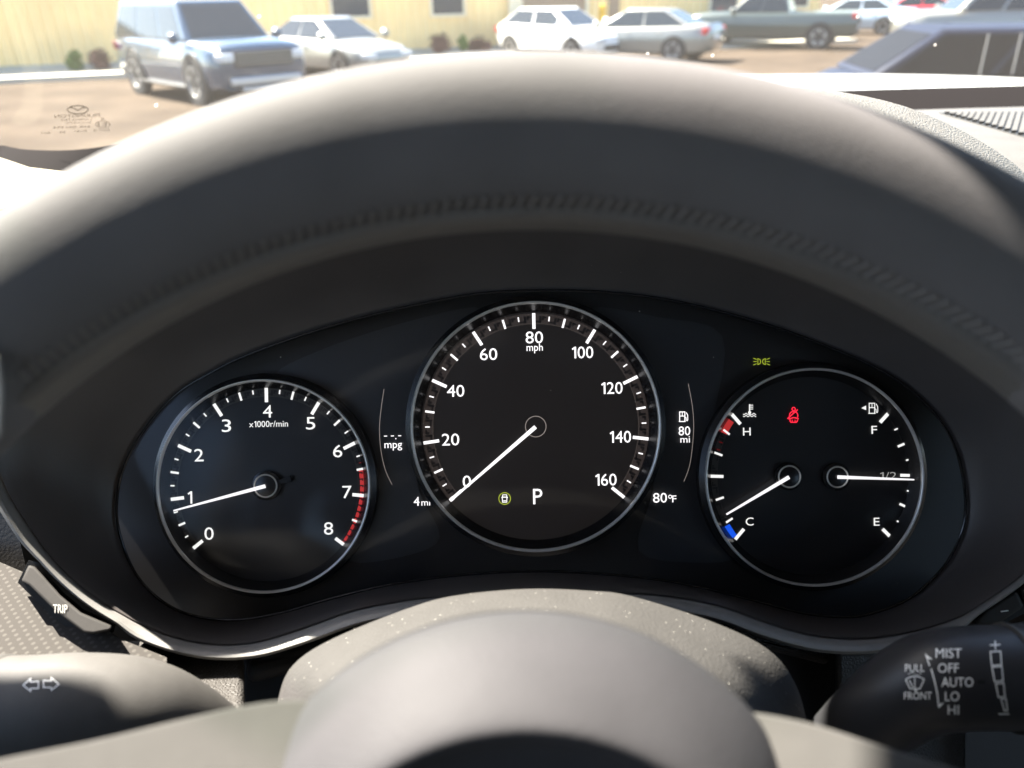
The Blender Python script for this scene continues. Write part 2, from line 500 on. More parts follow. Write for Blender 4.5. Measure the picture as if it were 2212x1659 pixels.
# shrubs
leafg = mat('green_leaves', (.10, .17, .03), .6, noise=.4, nscale=6)
leafb = mat('russet_leaves', (.13, .065, .05), .6, noise=.35, nscale=6)
barkm = mat('bark', (.10, .07, .05), .9)
def shrub(px, py, wpx, hpx, m_, label, off=1.05):
    p = wp(px, py, off); p.z = 0.13
    d = (p - C).dot(fw); s = d / F
    o = empty('shrub', p, label, 'shrub', 'low shrubs along the building')
    rx, rz = wpx * s / 2, hpx * s / 2
    mb = MB(); cl = []
    for k in range(9): cl.append(Vector((random.uniform(-.6, .6) * rx, random.uniform(-.5, .5) * rx, rz * (1 + random.uniform(-.5, .6)))))
    for k in range(900):
        c = random.choice(cl); v = Vector((random.gauss(0, 1), random.gauss(0, 1), random.gauss(0, 1))).normalized() * random.uniform(.3, 1.35) * rx * .48
        q = p + c + v
        if q.z < p.z + .03: q.z = p.z + random.uniform(.03, .15)
        a = Vector((random.gauss(0, 1), random.gauss(0, 1), random.gauss(0, 1))).normalized(); b_ = a.cross(Vector((random.random(), 1, random.random()))).normalized()
        l = random.uniform(.035, .065)
        mb.add([q - a * l, q + b_ * l * .5, q + a * l, q - b_ * l * .5], [(0, 1, 2, 3)])
    mb.build('foliage', m_, o, smooth=False)
    st = MB()
    for k in range(5):
        st.tube([p, p + cl[k] * .5 + Vector((0, 0, .05)), p + cl[k]], [.018, .012, .006], 6)
    st.build('stem', barkm, o)
shrub(180, 185, 42, 36, leafg, 'small bright green shrub at the left end of the yellow wall')
shrub(228, 185, 56, 34, leafb, 'russet shrub between the green shrub and the big blue SUV')
shrub(955, 118, 50, 40, leafb, 'taller russet shrub under the second window')
shrub(1000, 115, 22, 38, leafg, 'narrow green shrub between the two russet shrubs')
shrub(1036, 118, 52, 28, leafb, 'low russet shrub just left of the white hatchback')

# =================================================================== CARS
tyre = mat('tyre', (.018, .018, .018), .85)
alloy = mat('alloy', (.42, .42, .42), .35, metal=.6)
carglass = mat('car_glass', (.018, .025, .032), .08, spec=.45)
blackm = mat('car_black', (.015, .015, .016), .5)
redlamp = mat('tail_lamp', (.55, .02, .02), .3, emit=(1, .03, .03), estr=.0)
clearlamp = mat('head_lamp', (.6, .62, .63), .15, coat=1)
silver = mat('car_silver', (.5, .5, .5), .35, metal=.5)
plate = mat('plate_white', (.7, .7, .68), .5)
def wheel(root, x, y, r, side, wid=.22):
    Y = Vector((0, side, 0)); c = Vector((x, y, r))
    X, Z = Vector((1, 0, 0)), Vector((0, 0, 1))
    hw = wid / 2
    e = MB().lathe(c, X, Z, Y, [(r * .64, -hw), (r * .93, -hw), (r, -hw * .7), (r, hw * .7), (r * .93, hw), (r * .66, hw), (r * .62, hw * .7)], 32).build('tyre', tyre, root, local=True)
    e.name = 'wheel'
    mb = MB().lathe(c, X, Z, Y, [(r * .66, hw * .98), (r * .60, hw * .99), (r * .56, hw * .5)], 32)
    for k in range(5):
        a = 2 * math.pi * k / 5 + .3; d = math.cos(a) * X + math.sin(a) * Z; t = -math.sin(a) * X + math.cos(a) * Z
        mb.add([c + d * r * .1 + t * r * .12 + Y * hw * .8, c + d * r * .1 - t * r * .12 + Y * hw * .8, c + d * r * .6 - t * r * .08 + Y * hw * .95, c + d * r * .6 + t * r * .08 + Y * hw * .95], [(0, 1, 2, 3)])
    mb.lathe(c, X, Z, Y, [(r * .15, hw * .82), (.001, hw * .86)], 12)
    mb.build('rim', alloy, e, local=True)
    MB().lathe(c, X, Z, Y, [(r * .6, hw * .3), (.001, hw * .3)], 24).build('brake', blackm, e, local=True)
def inset(q, l, r_, b_, t_):
    """q: bl, br, tr, tl"""
    bl, br, tr, tl = q
    lerp = lambda a, c, t: a + (c - a) * t
    def at(u, v): return lerp(lerp(bl, br, u), lerp(tl, tr, u), v)
    return [at(l, b_), at(1 - r_, b_), at(1 - r_, 1 - t_), at(l, 1 - t_)]
def car(name, label, cat, anchor, alocal, fwd, st, gh, wheels, paint, hw, groups='cars parked in front of the building', splits=(.5,), extras=None, tailx=None, nosex=None, lampz=None, glass=None, pillar_paint=None, rearlamp=True):
    fwd = Vector((fwd[0], fwd[1], 0)).normalized()
    rz = math.atan2(fwd.y, fwd.x); left = Vector((-fwd.y, fwd.x, 0))
    loc = Vector((anchor.x, anchor.y, 0)) - fwd * alocal[0] - left * alocal[1]
    root = empty(name, loc, label, cat, groups, rz)
    if rz == 0: ORG[root] = None
    rows = []
    for (x, zl, zs, zt, k) in st:
        wv = hw * k
        half = [(0, zl), (.80 * wv, zl), (.96 * wv, zl + .07), (wv, zl + (zs - zl) * .45), (.985 * wv, zs - .06), (.94 * wv, zs), (.84 * wv, (zs + zt) / 2 + .02), (.5 * wv, zt), (0, zt + .01)]
        ring = half + [(-y, z) for y, z in half[-2:0:-1]]
        rows.append([Vector((x, y, z)) for y, z in ring])
    mb = MB().grid(rows, closeu=True); mb.poly(rows[0]); mb.poly(rows[-1][::-1])
    body = mb.build('body', paint, root, local=True, autosmooth=50)
    xa, xb, xc, xd, zb, zr, wb_, wr_ = gh
    base = [Vector((xa, wb_, zb)), Vector((xd, wb_, zb)), Vector((xd, -wb_, zb)), Vector((xa, -wb_, zb))]
    top = [Vector((xb, wr_, zr)), Vector((xc, wr_, zr)), Vector((xc, -wr_, zr)), Vector((xb, -wr_, zr))]
    mb = MB(); mb.add(base + top, [(0, 1, 5, 4), (1, 2, 6, 5), (2, 3, 7, 6), (3, 0, 4, 7), (4, 5, 6, 7), (3, 2, 1, 0)])
    mb.build('cabin', paint, root, local=True, bevel=.06, bseg=4)
    g = glass or carglass
    def pane(nm, q, out):
        n = (q[1] - q[0]).cross(q[3] - q[0]).normalized()
        if n.dot(out) < 0: n = -n
        MB().prism([v + n * .008 for v in q], n * -.02).build(nm, g, root, local=True, smooth=False)
    pane('windscreen', inset([base[3], base[0], top[0], top[3]], .07, .07, .05, .1), Vector((1, 0, .5)))
    pane('rear_window', inset([base[1], base[2], top[2], top[1]], .08, .08, .12, .12), Vector((-1, 0, .5)))
    for sgn in (1, -1):
        i, j = (0, 1) if sgn > 0 else (3, 2)
        q = [base[j], base[i], top[i], top[j]]
        cuts = [0.03] + list(splits) + [.965]
        for a_, c_ in zip(cuts[:-1], cuts[1:]):
            pane('side_window', inset(q, a_ + .012, 1 - c_ + .012, .06, .13), Vector((0, sgn, 0)))
        # mirror
        mx = xa - .12
        mb = MB(); mb.lathe(Vector((mx, sgn * (hw + .12), zb + .08)), Vector((0, 1, 0)), Vector((0, 0, 1)), Vector((1, 0, 0)), [(.001, -.07), (.10, -.07), (.115, -.02), (.09, .05), (.001, .08)], 16)
        mb.box((mx, sgn * (hw + .03), zb + .04), (.03, 0, 0), (0, .08, 0), (0, 0, .02))
        mb.build('mirror', paint, root, local=True)
        for hx in ((xa + xc) / 2 - .1, (xa + xc) / 2 - 1.1):
            MB().bx(hx - .09, hx + .09, sgn * (hw * .985) - .02, sgn * (hw * .985) + .02, zb - .16, zb - .13).build('handle', paint, root, local=True, bevel=.008)
    xf, xr, r = wheels
    for x in (xf, xr):
        for sgn in (1, -1):
            c = Vector((x, sgn * hw * .90, r + .02))
            MB().lathe(c, Vector((1, 0, 0)), Vector((0, 0, 1)), Vector((0, sgn, 0)), [(.001, hw * .10 + .006), (r * 1.13, hw * .10 + .006), (r * 1.16, 0)], 32).build('wheel_arch', blackm, root, local=True)
            wheel(root, x, sgn * (hw - .09), r, sgn)
    # lamps
    xn, xt = st[0][0], st[-1][0]
    zs0 = lampz[0] if lampz else st[1][2] - .06
    zs1 = lampz[1] if lampz else st[-2][2] - .08
    for sgn in (1, -1):
        k = st[1][4]
        MB().box((st[1][0] + .02, sgn * hw * k * .80, zs0), (.09, -sgn * .05, 0), (.02, sgn * .19 * .8, 0), (0, 0, .075)).build('headlight', clearlamp, root, local=True, bevel=.03)
        k = st[-2][4]
        if rearlamp: MB().box((st[-2][0] - .02, sgn * hw * k * .84, zs1), (.06, sgn * .04, 0), (.0, sgn * .17, 0), (0, 0, .085)).build('tail_light', redlamp, root, local=True, bevel=.02)
    MB().bx(xt - .012, xt + .01, -.26, .26, .62, .74).build('number_plate', plate, root, local=True)
    MB().bx(xn - .03, xn + .012, -hw * .55, hw * .55, .34, .47).build('air_intake', blackm, root, local=True, bevel=.02)
    if extras: extras(root)
    return root
SED = [(2.36, .38, .52, .56, .68), (2.28, .25, .62, .68, .84), (1.95, .20, .72, .80, .95), (1.0, .19, .86, .94, 1), (0, .19, .90, .95, 1), (-1.2, .19, .93, .98, 1), (-1.9, .22, .95, 1.03, .96), (-2.25, .28, .92, 1.02, .88), (-2.36, .42, .80, .86, .78)]
SEDG = (1.15, .20, -.85, -1.9, .92, 1.42, .80, .55)
HAT = [(2.32, .38, .55, .60, .70), (2.24, .24, .66, .72, .86), (1.85, .20, .78, .86, .96), (.95, .19, .90, .98, 1), (0, .19, .94, 1.0, 1), (-1.2, .19, .98, 1.03, 1), (-1.75, .24, .98, 1.05, .95), (-2.02, .3, .92, 1.0, .88), (-2.1, .42, .8, .86, .78)]
HATG = (1.2, .25, -1.15, -1.95, .96, 1.46, .80, .57)
SUVS = [(2.62, .48, .92, 1.02, .84), (2.55, .32, 1.02, 1.12, .94), (2.1, .28, 1.10, 1.20, .99), (1.2, .28, 1.14, 1.22, 1), (0, .28, 1.16, 1.22, 1), (-1.5, .28, 1.16, 1.22, 1), (-2.45, .34, 1.15, 1.21, .97), (-2.62, .48, 1.10, 1.16, .92)]
SUVG = (1.35, .62, -2.3, -2.56, 1.16, 1.90, .93, .72)
PU = [(2.85, .48, .88, .98, .82), (2.75, .34, .98, 1.08, .93), (2.2, .30, 1.06, 1.16, .99), (1.2, .30, 1.10, 1.18, 1), (-.75, .30, 1.12, 1.18, 1), (-.80, .30, 1.12, 1.13, 1), (-2.75, .38, 1.12, 1.13, .98), (-2.88, .46, 1.1, 1.11, .96)]
PUG = (1.25, .55, -.45, -.72, 1.12, 1.85, .90, .70)
navyp = mat('slate_blue_paint', (.022, .050, .090), .22, coat=1, spec=.5)
whitep = mat('white_paint', (.78, .77, .74), .3, coat=1)
beigep = mat('champagne_paint', (.30, .30, .27), .3, metal=.3, coat=1)
greyp = mat('grey_paint', (.22, .22, .20), .3, metal=.3, coat=1)
darkgreen = mat('dark_green_paint', (.045, .06, .055), .3, coat=1)
redp = mat('red_paint', (.55, .02, .03), .3, coat=1)
palebl = mat('pale_blue_paint', (.42, .50, .58), .3, metal=.3, coat=1)
nearnavy = mat('navy_paint', (.004, .007, .020), .5, coat=.0, spec=.2)
darkglass = mat('dark_car_glass', (.006, .007, .010), .5, spec=.05)
def suv_extra(root):
    mb = MB().bx(2.60, 2.66, -.62, .62, .74, 1.02)
    mb.build('grille', blackm, root, local=True, bevel=.02)
    mb = MB()
    for z in (.80, .88, .96): mb.bx(2.655, 2.675, -.58, .58, z - .012, z + .012)
    mb.build('grille_bar', greyp, root, local=True)
    MB().bx(2.58, 2.70, -.75, .75, .42, .56).build('bumper', silver, root, local=True, bevel=.03)
    MB().bx(2.60, 2.685, -.55, .55, .30, .38).build('skid_plate', silver, root, local=True, bevel=.02)
    for s in (1, -1):
        MB().tube([(.4, s * .70, 1.95), (.3, s * .70, 2.0), (-2.0, s * .70, 2.0), (-2.1, s * .70, 1.95)], .02, 8).build('roof_rail', blackm, root, local=True)
        MB().bx(-1.2, 1.2, s * 1.0 - .06, s * 1.0 + .06, .30, .36).build('side_step', blackm, root, local=True, bevel=.015)
# near side = the car's right side (y negative) when it faces right and towards us
car('sport_utility_vehicle', 'big slate blue SUV facing the camera at the left of the car park', 'SUV', hitz(432, 229, 0), (1.55, -.98), (.69, -.72), SUVS, SUVG, (1.55, -1.50, .45), navyp, 1.0, splits=(.36, .68), extras=suv_extra, lampz=(.92, 1.0))
car('sedan', 'champagne sedan half hidden behind the slate blue SUV', 'car', hitz(738, 173, 0), (1.42, -.86), (.74, -.67), SED, SEDG, (1.42, -1.38, .33), beigep, .90)
car('hatchback', 'white hatchback with a sunlit bonnet parked facing right', 'car', hitz(1235, 134, 0), (1.36, -.86), (.68, -.73), HAT, HATG, (1.36, -1.32, .32), whitep, .91)
car('sedan', 'grey sedan with red tail lights parked right of the white hatchback', 'car', hitz(1452, 136, 0), (-1.38, .86), (-.84, .54), SED, SEDG, (1.42, -1.38, .33), greyp, .90)
def bed(root):
    MB().bx(-2.7, -.9, -.78, .78, 1.128, 1.134).build('bed_floor', blackm, root, local=True)
car('pickup_truck', 'dark green pickup truck side-on with a red tail light', 'pickup', hitz(1764, 108, 0), (-1.75, .95), (-.90, .43), PU, PUG, (1.85, -1.75, .39), darkgreen, .98, splits=(.5,), extras=bed)
car('sedan', 'pale blue car beyond the tail of the dark green pickup', 'car', hitz(1905, 76, 0), (-1.4, .86), (-.8, .6), SED, SEDG, (1.42, -1.38, .33), palebl, .90)
car('sedan', 'red car farthest away at the right of the car park', 'car', hitz(1965, 60, 0), (0, .86), (-.95, .3), SED, SEDG, (1.42, -1.38, .33), redp, .90)
car('sport_utility_vehicle', 'grey SUV behind the near navy car at the right edge', 'SUV', hitz(2150, 118, 0), (0, .98), (-.97, .15), SUVS, SUVG, (1.55, -1.50, .41), greyp, 1.0, splits=(.36, .68))
barm = mat('reflection_grey', (.16, .16, .16), .5)
def bars(root):  # solid bars stand for reflections in the side glass
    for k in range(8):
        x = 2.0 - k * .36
        MB().tube([(x, -.89, 1.0), (x + .06, -.735, 1.44)], .007, 8).build('reflection_bar', barm, root, local=True)
VAN = [(2.3, .38, .6, .66, .70), (2.2, .25, .75, .82, .88), (1.8, .20, .9, .97, .97), (1.0, .19, .96, 1.0, 1), (-2.0, .2, .98, 1.0, 1), (-2.3, .3, .95, 1.0, .94), (-2.4, .42, .85, .9, .85)]
VANG = (1.7, .95, -2.1, -2.4, .97, 1.52, .86, .70)
car('estate_car', 'nearest car, dark navy, with pale upright reflections built as thin bars on its side windows', 'car', hitz(2185, 70, 1.45), (-.2, -.70), (.985, -.12), [(-a, b_, c, d, k) for a, b_, c, d, k in VAN[::-1]], (2.35, 2.0, -.95, -1.75, .97, 1.5, .86, .70), (1.42, -1.38, .33), nearnavy, .90, splits=(.33, .66), extras=bars, glass=darkglass)

# =================================================================== OWN CAR SHELL
shell = empty('car_shell', (.37, -.3, GZ), 'white body of the car the photo is taken in, bonnet ahead of the windscreen', 'car body')
Z = lambda dz: C.z + dz
# bonnet
rows = []
for i in range(24):
    u = i / 23; x = -.52 + u * 1.78
    k = abs((x - .37) / .89)
    yb = 1.12 - .42 * k ** 2.2
    row = []
    for j in range(16):
        v = j / 15; y = yb - .03 + (2.05 - yb) * v
        row.append(Vector((x, y, Z(-.129 - .06 * k ** 4 - .13 * v ** 2.4))))
    rows.append(row)
MB().grid(rows).build('bonnet', carwhite, shell, autosmooth=180)
# cowl between glass and bonnet
rows = []
for i in range(24):
    u = i / 23; x = -.50 + u * 1.74; k = abs((x - .37) / .89); yb = 1.12 - .42 * k ** 2.2
    rows.append([Vector((x, yb - .14, Z(-.17))), Vector((x, yb - .06, Z(-.152))), Vector((x, yb - .035, Z(-.145 - .06 * k ** 4)))])
MB().grid(rows).build('cowl', cowlm, shell)
# roof with its front edge, pillars, doors, floor, back
def header(x):  # unseen front edge, stepped to set shadow lines on rim, hub and left stalk
    K = ((-.9, .4005), (-.462, .4005), (-.452, .285), (-.40, .27), (-.258, .28), (-.243, .3025), (-.20, .303), (-.14, .303), (.37, .303), (1.19, .285), (1.2, .40), (1.6, .40))
    for (a, p), (b_, q) in zip(K, K[1:]):
        if a <= x <= b_: return p + (q - p) * (x - a) / (b_ - a)
    return .12
xs = [-.62 + .01 * i for i in range(199)]
rt = [Vector((x, header(x), Z(.335))) for x in xs]
mb = MB()
mb.grid([rt, [v + Vector((0, -.25, .05)) for v in rt], [Vector((x, -1.9, Z(.36))) for x in xs]])
mb.grid([[v + Vector((0, 0, .04)) for v in rt], [Vector((x, -1.9, Z(.41))) for x in xs]])
mb.build('roof', headl, shell)
for sx_ in (-1, 1):
    X = .37 + sx_ * .90
    MB().tube([(X + sx_ * .05, .80, Z(-.14)), (X + sx_ * .06, .60, Z(.12)), (X + sx_ * .05, .42, Z(.335))], [.02, .028, .03], 10).build('pillar', trimgrey, shell)
    MB().tube([(X + sx_ * .05, .40, Z(.33)), (X + sx_ * .03, -1.9, Z(.35))], .035, 8).build('roof_rail', trimgrey, shell)
    MB().bx(X + sx_ * .03, X + sx_ * .09, -1.9, .66, Z(-.95), Z(-.14)).build('door', trimgrey, shell, bevel=.02)
    MB().bx(X, X + sx_ * .06, -.75, -.62, Z(-.14), Z(.34)).build('pillar', trimgrey, shell, bevel=.02)
MB().bx(-.6, 1.34, -1.95, -1.88, Z(-.95), Z(.36)).build('rear_bulkhead', trimgrey, shell)
MB().bx(-.6, 1.34, -1.9, .9, Z(-.98), Z(-.95)).build('floor_pan', trimgrey, shell)
# seats behind the camera
seat_m = mat('seat_leather', (.06, .055, .055), .5, bump=.2)
for sx_ in (0, .74):
    s = empty('front_seat', (sx_, -.45, Z(-.9)), 'black leather front seat on the driver side of the car' if sx_ == 0 else 'black leather front seat on the passenger side of the car', 'seat', 'front seats')
    MB().bx(sx_ - .25, sx_ + .25, -.75, -.25, Z(-.75), Z(-.6)).build('cushion', seat_m, s, bevel=.05)
    MB().box((sx_, -.82, Z(-.32)), (.25, 0, 0), (0, .06, .02), (0, -.08, .30)).build('backrest', seat_m, s, bevel=.05)
    MB().box((sx_, -.94, Z(.08)), (.13, 0, 0), (0, .05, 0), (0, 0, .09)).build('headrest', seat_m, s, bevel=.04)
# unseen flap added to shade the wiper stalk and the rim's right end
_vz = lambda y: Z(.325 - .30 * (y - .30))
v = MB().prism([Vector((x, y, _vz(y))) for x, y in ((-.15, .285), (-.16, .305), (-.25, .335), (-.262, .39), (-.20, .43), (.30, .43), (.30, .285))], (0, 0, .012)).build('shade_flap', headl, shell, bevel=.006)

# =================================================================== WINDSCREEN
ZG = Z(-.105)
basepx = [(-260, 420), (-60, 326), (0, 315), (32, 320), (63, 324), (127, 326), (190, 322), (273, 310), (420, 288), (700, 255), (1000, 232), (1300, 217), (1728, 199), (1947, 192), (2212, 185), (2500, 178), (2900, 176)]
bpts = [hitz(x, y, ZG) for x, y in catmull(basepx, 4)]
wsroot = empty('windscreen', (.37, .9, ZG), 'clear raked windscreen above the dash, etched maker stamp low at left', 'windscreen')
rows = []
NV = 14
for k in range(NV + 1):
    t = k / NV
    row = []
    for b_ in bpts:
        h = Vector((b_.x * .93 + .02, header(b_.x) + .03, Z(.345)))
        q = b_.lerp(h, t); q.z += .05 * math.sin(math.pi * t)
        row.append(q)
    rows.append(row)
wmb = MB().grid(rows)
pane_o = wmb.build('pane', screen_glass, wsroot, autosmooth=180)
gb = bvh_of(wmb)
# black ceramic border below the clear glass
low = []
for b_ in bpts:
    low.append(b_ + Vector((0, -.085, -.028)))
MB().grid([[q + Vector((0, -.001, .0005)) for q in bpts], [q + Vector((0, -.04, -.012)) for q in bpts], low]).build('ceramic_border', fritm, wsroot)
its = []
its.append(stroke2d(circ2d(168, 237, 22.5, 32, ry=8.8), 2.0, True))
its.append(stroke2d(catmull([(150, 232), (158, 233), (164, 236.5), (168, 238.5), (172, 236.5), (178, 233), (186, 232)], 4), 2.0))
its.append(text2d('PILKINGTON', 167, 250, 7.0, 98, True, -.03))
its.append(text2d('LAMINATED', 165, 258.5, 4.2, 66, True, -.03))
its.append(text2d('ACOUSTIC', 169, 265, 4.2, 58, True, -.03))
its.append(text2d('43R-001394', 156, 274.5, 4.8, 82, True, -.03))
its.append(stroke2d(circ2d(222, 268.5, 15.5, 28, ry=7.2), 1.3, True))
its.append(text2d('E1', 221, 268.5, 7.5, 18, True))
its.append(text2d('II', 222, 256.5, 4.5, 6, True))
its.append(text2d('DOT15', 219, 281, 4.6, 34, True, -.02))
its.append(text2d('M161', 174, 283, 4.2, 26, True, -.02))
its.append(text2d('94', 135, 285.5, 4, 12, True, -.02))
its.append(text2d('AS1', 100, 287, 4.4, 20, True, -.02))
decal(join2d(*its), gb, .001).build('maker_stamp', stampm, wsroot, smooth=False)

# =================================================================== DASHBOARD
dash = empty('dashboard', (.37, .6, Z(-.5)), 'dark dashboard with grained top pad, padded panels and a slatted vent', 'dashboard')
zt = Z(-.108)
# top pad
rows = []
for i in range(40):
    x = -.47 + i * .045
    far = hitz(2000, 241, zt).y if x > .2 else None
    bb = min(bpts, key=lambda q: abs(q.x - x))
    yf = min(.80, bb.y - .12)
    yn = .46 if -.27 < x < .30 else .34
    rows.append([Vector((x, yf + .006, zt - .03)), Vector((x, yf, zt - .003)), Vector((x, yf - .012, zt)), Vector((x, yf * .7 + yn * .3, zt)), Vector((x, yn, zt)), Vector((x, yn - .03, zt - .02)), Vector((x, yn - .035, zt - .12)), Vector((x, yn - .08, zt - .55))])
MB().grid(rows).build('top_pad', dashtop, dash)
rows = []
for b_ in bpts:
    rows.append([b_ + Vector((0, -.075, -.036)), Vector((b_.x, max(b_.y - .30, .44), zt - .036))])
MB().grid(rows).build('defroster_ledge', darkplastic, dash)
# slatted vent on the pad
vent = MB()
for k in range(75):
    xf = .401 + k * .006
    tt = min(1, (xf - .399) / .08)
    a = Vector((xf, .733, zt + .0024)); b_ = a + Vector((-.08, -.125, 0)) * tt
    d_ = Vector((.0022, 0, 0))
    vent.prism([a - d_, a + d_, b_ + d_, b_ - d_], (0, 0, -.0025))
vm = MB().prism([Vector((.396, .738, zt + .0004)), Vector((.86, .738, zt + .0004)), Vector((.78, .603, zt + .0004)), Vector((.396, .603, zt + .0004))], (0, 0, -.004)).build('vent', darkplastic, dash, smooth=False)
vent.build('slats', dashtop, vm, smooth=False)
# panels below the instrument bezel
def slab(pts, d, th, dy=0):
    n = len(pts)
    return MB().add([W(x, y, d) for x, y in pts] + [W(x, y + dy, d + th) for x, y in pts],
        [tuple(range(n)), tuple(range(2 * n - 1, n - 1, -1))] + [(i, n + i, n + (i + 1) % n, (i + 1) % n) for i in range(n)])
def tilt_at(pts, df):
    ya, yb_ = min(p[1] for p in pts), max(p[1] for p in pts)
    A_, B_ = W(1106, ya, df(ya)), W(1106, yb_, df(yb_)); n_ = r0.cross(B_ - A_).normalized()
    return lambda x, y, o=0: hitplane(x, y, A_, n_) - ray(x, y).normalized() * o
def tilt(pts, df, th, dy=0):
    n = len(pts); at = tilt_at(pts, df)
    return MB().add([at(x, y) for x, y in pts] + [at(x, y) + ray(x, y + dy) * th + (W(x, y + dy, .14) - W(x, y, .14) if dy else Vector((0, 0, 0))) for x, y in pts],
        [tuple(range(n)), tuple(range(2 * n - 1, n - 1, -1))] + [(i, n + i, n + (i + 1) % n, (i + 1) % n) for i in range(n)])
def sheet(pts, d, th=.02): return slab(pts, d, th)
perf = mat('perforated_panel', (.06, .056, .05), .8, spec=.1, bump=.3, bscale=1200)
t = perf.node_tree
co = t.nodes.new('ShaderNodeTexCoord'); vv = t.nodes.new('ShaderNodeTexVoronoi'); vv.feature = 'F1'; vv.inputs['Randomness'].default_value = 0; vv.inputs['Scale'].default_value = 330
mp = t.nodes.new('ShaderNodeMapping'); mp.inputs['Rotation'].default_value = (-PITCH + math.pi / 2, 0, 0)
mp.inputs['Rotation'].default_value = (PITCH, 0, 0)
vv.voronoi_dimensions = '2D'
sepx = t.nodes.new('ShaderNodeSeparateXYZ'); cmx = t.nodes.new('ShaderNodeCombineXYZ')
rotm = t.nodes.new('ShaderNodeMapping'); rotm.inputs['Rotation'].default_value = (0, 0, R(45))
t.links.new(co.outputs['Object'], sepx.inputs[0]); t.links.new(sepx.outputs['X'], cmx.inputs['X']); t.links.new(sepx.outputs['Y'], cmx.inputs['Y'])
t.links.new(cmx.outputs[0], rotm.inputs[0]); t.links.new(rotm.outputs[0], vv.inputs['Vector'])
lt = t.nodes.new('ShaderNodeMath'); lt.operation = 'LESS_THAN'; lt.inputs[1].default_value = .24; t.links.new(vv.outputs['Distance'], lt.inputs[0])
mc = t.nodes.new('ShaderNodeMixRGB'); mc.inputs[1].default_value = (.034, .031, .028, 1); mc.inputs[2].default_value = (.055, .051, .046, 1)
t.links.new(lt.outputs[0], mc.inputs[0]); t.links.new(mc.outputs[0], t.nodes['Principled BSDF'].inputs['Base Color'])
sheet([(-400, 1385), (2700, 1385), (2700, 2100), (-400, 2100)], .345, .02).build('lower_backing', gapblack, dash, smooth=False)
sheet([(-400, 960), (-2, 960), (26, 1100), (60, 1240), (60, 1300), (-400, 1300)], .335, .02).build('side_panel', darkplastic, dash, smooth=False)
perfd = mat('perforated_panel_dark', (.03, .028, .026), .55, bump=.3, bscale=1200)
tilt([(-80, 1180), (60, 1240), (260, 1380), (360, 1420), (360, 1700), (-80, 1700)], lambda y: .312 - .00018 * (y - 1240), .02).build('perforated_panel', perf, dash, smooth=False, label='light grey perforated panel under the trip button')
tilt([(300, 1380), (515, 1405), (527, 1412), (530, 1545), (520, 1700), (300, 1700)], lambda y: .300 - .00026 * (y - 1400), .03).build('grained_panel', grain, dash, bevel=.003)
sheet([(532, 1395), (640, 1385), (900, 1300), (900, 1700), (532, 1700)], .325).build('shadow_gap', gapblack, dash, smooth=False)
sheet([(534, 1420), (640, 1395), (760, 1340), (760, 1420), (534, 1478)], .318, .02).build('padded_step', darkplastic, dash, bevel=.004)
sheet([(1400, 1320), (1560, 1340), (1662, 1375), (1800, 1400), (1800, 1700), (1400, 1700)], .325).build('shadow_gap', gapblack, dash, smooth=False)
sheet([(1560, 1335), (1662, 1375), (1792, 1405), (1792, 1438), (1690, 1412), (1560, 1380)], .318, .02).build('padded_step', grain, dash, bevel=.004)
sheet([(1802, 1402), (1960, 1400), (2260, 1330), (2260, 1700), (1810, 1700)], .306, .03).build('grained_panel', mat('dark_grain', (.03, .029, .027), .5, bump=.6, bscale=800, btype='edge'), dash, bevel=.003)
sheet([(2085, 1540), (2270, 1540), (2270, 1720), (2085, 1720)], .300, .005).build('perforated_panel', perfd, dash, smooth=False)
# sheet on the dash end
pp = [(-70, 335), (0, 341), (63, 362), (146, 372), (150, 395), (95, 427), (0, 452), (-70, 470)]
mb = MB().prism([hitz(x, y, zt + .0015) for x, y in pp], (0, 0, -.001))
tag(mb.build('paper_sheet', paperm, None, smooth=False), 'blank white sheet glaring in the sun on the left end of the dash', 'paper')

# =================================================================== INSTRUMENT CLUSTER
D = .345
clus = empty('instrument_cluster', W(1150, 980, .33), 'instrument cluster with three ringed dials under a black hood', 'instrument cluster')
CC = (1150, 960)
lens = [(378, 854), (308, 934), (265, 1017), (252, 1095), (261, 1163), (293, 1239), (345, 1295), (410, 1328), (500, 1340), (600, 1326), (720, 1292), (850, 1262), (1000, 1242), (1150, 1234), (1300, 1240), (1450, 1257), (1600, 1290), (1730, 1324), (1830, 1333), (1890, 1323), (1967, 1291), (2040, 1222), (2079, 1145), (2085, 1072), (2068, 981), (2027, 903), (1958, 835), (1890, 794), (1827, 765), (1666, 704), (1465, 652), (1304, 631), (1150, 628), (1022, 636), (861, 667), (699, 709), (538, 765), (450, 808)]
lip = [(-14, 920), (-6, 1000), (16, 1060), (58, 1130), (114, 1208), (188, 1277), (266, 1327), (346, 1365), (444, 1389), (547, 1387), (649, 1358), (756, 1320), (850, 1300), (950, 1288), (1150, 1280), (1350, 1280), (1458, 1289), (1560, 1309), (1662, 1346), (1765, 1373), (1867, 1378), (1969, 1363), (2071, 1332), (2140, 1291), (2212, 1237), (2266, 1170), (2300, 1080), (2310, 960), (2295, 850), (2230, 720), (2120, 600), (1960, 500), (1740, 420), (1450, 355), (1150, 335), (850, 352), (560, 412), (330, 492), (160, 590), (60, 690), (5, 810)]
NP = 480
lens_p = polar(catmull(lens, 5, True), CC, NP)
lip_p = polar(catmull(lip, 5, True), CC, NP)
def lipdepth(p):
    t = max(0, min(1, (720 - p[1]) / 330)); return .287 - .030 * t
def mixp(a, b_, t): return (a[0] + (b_[0] - a[0]) * t, a[1] + (b_[1] - a[1]) * t)
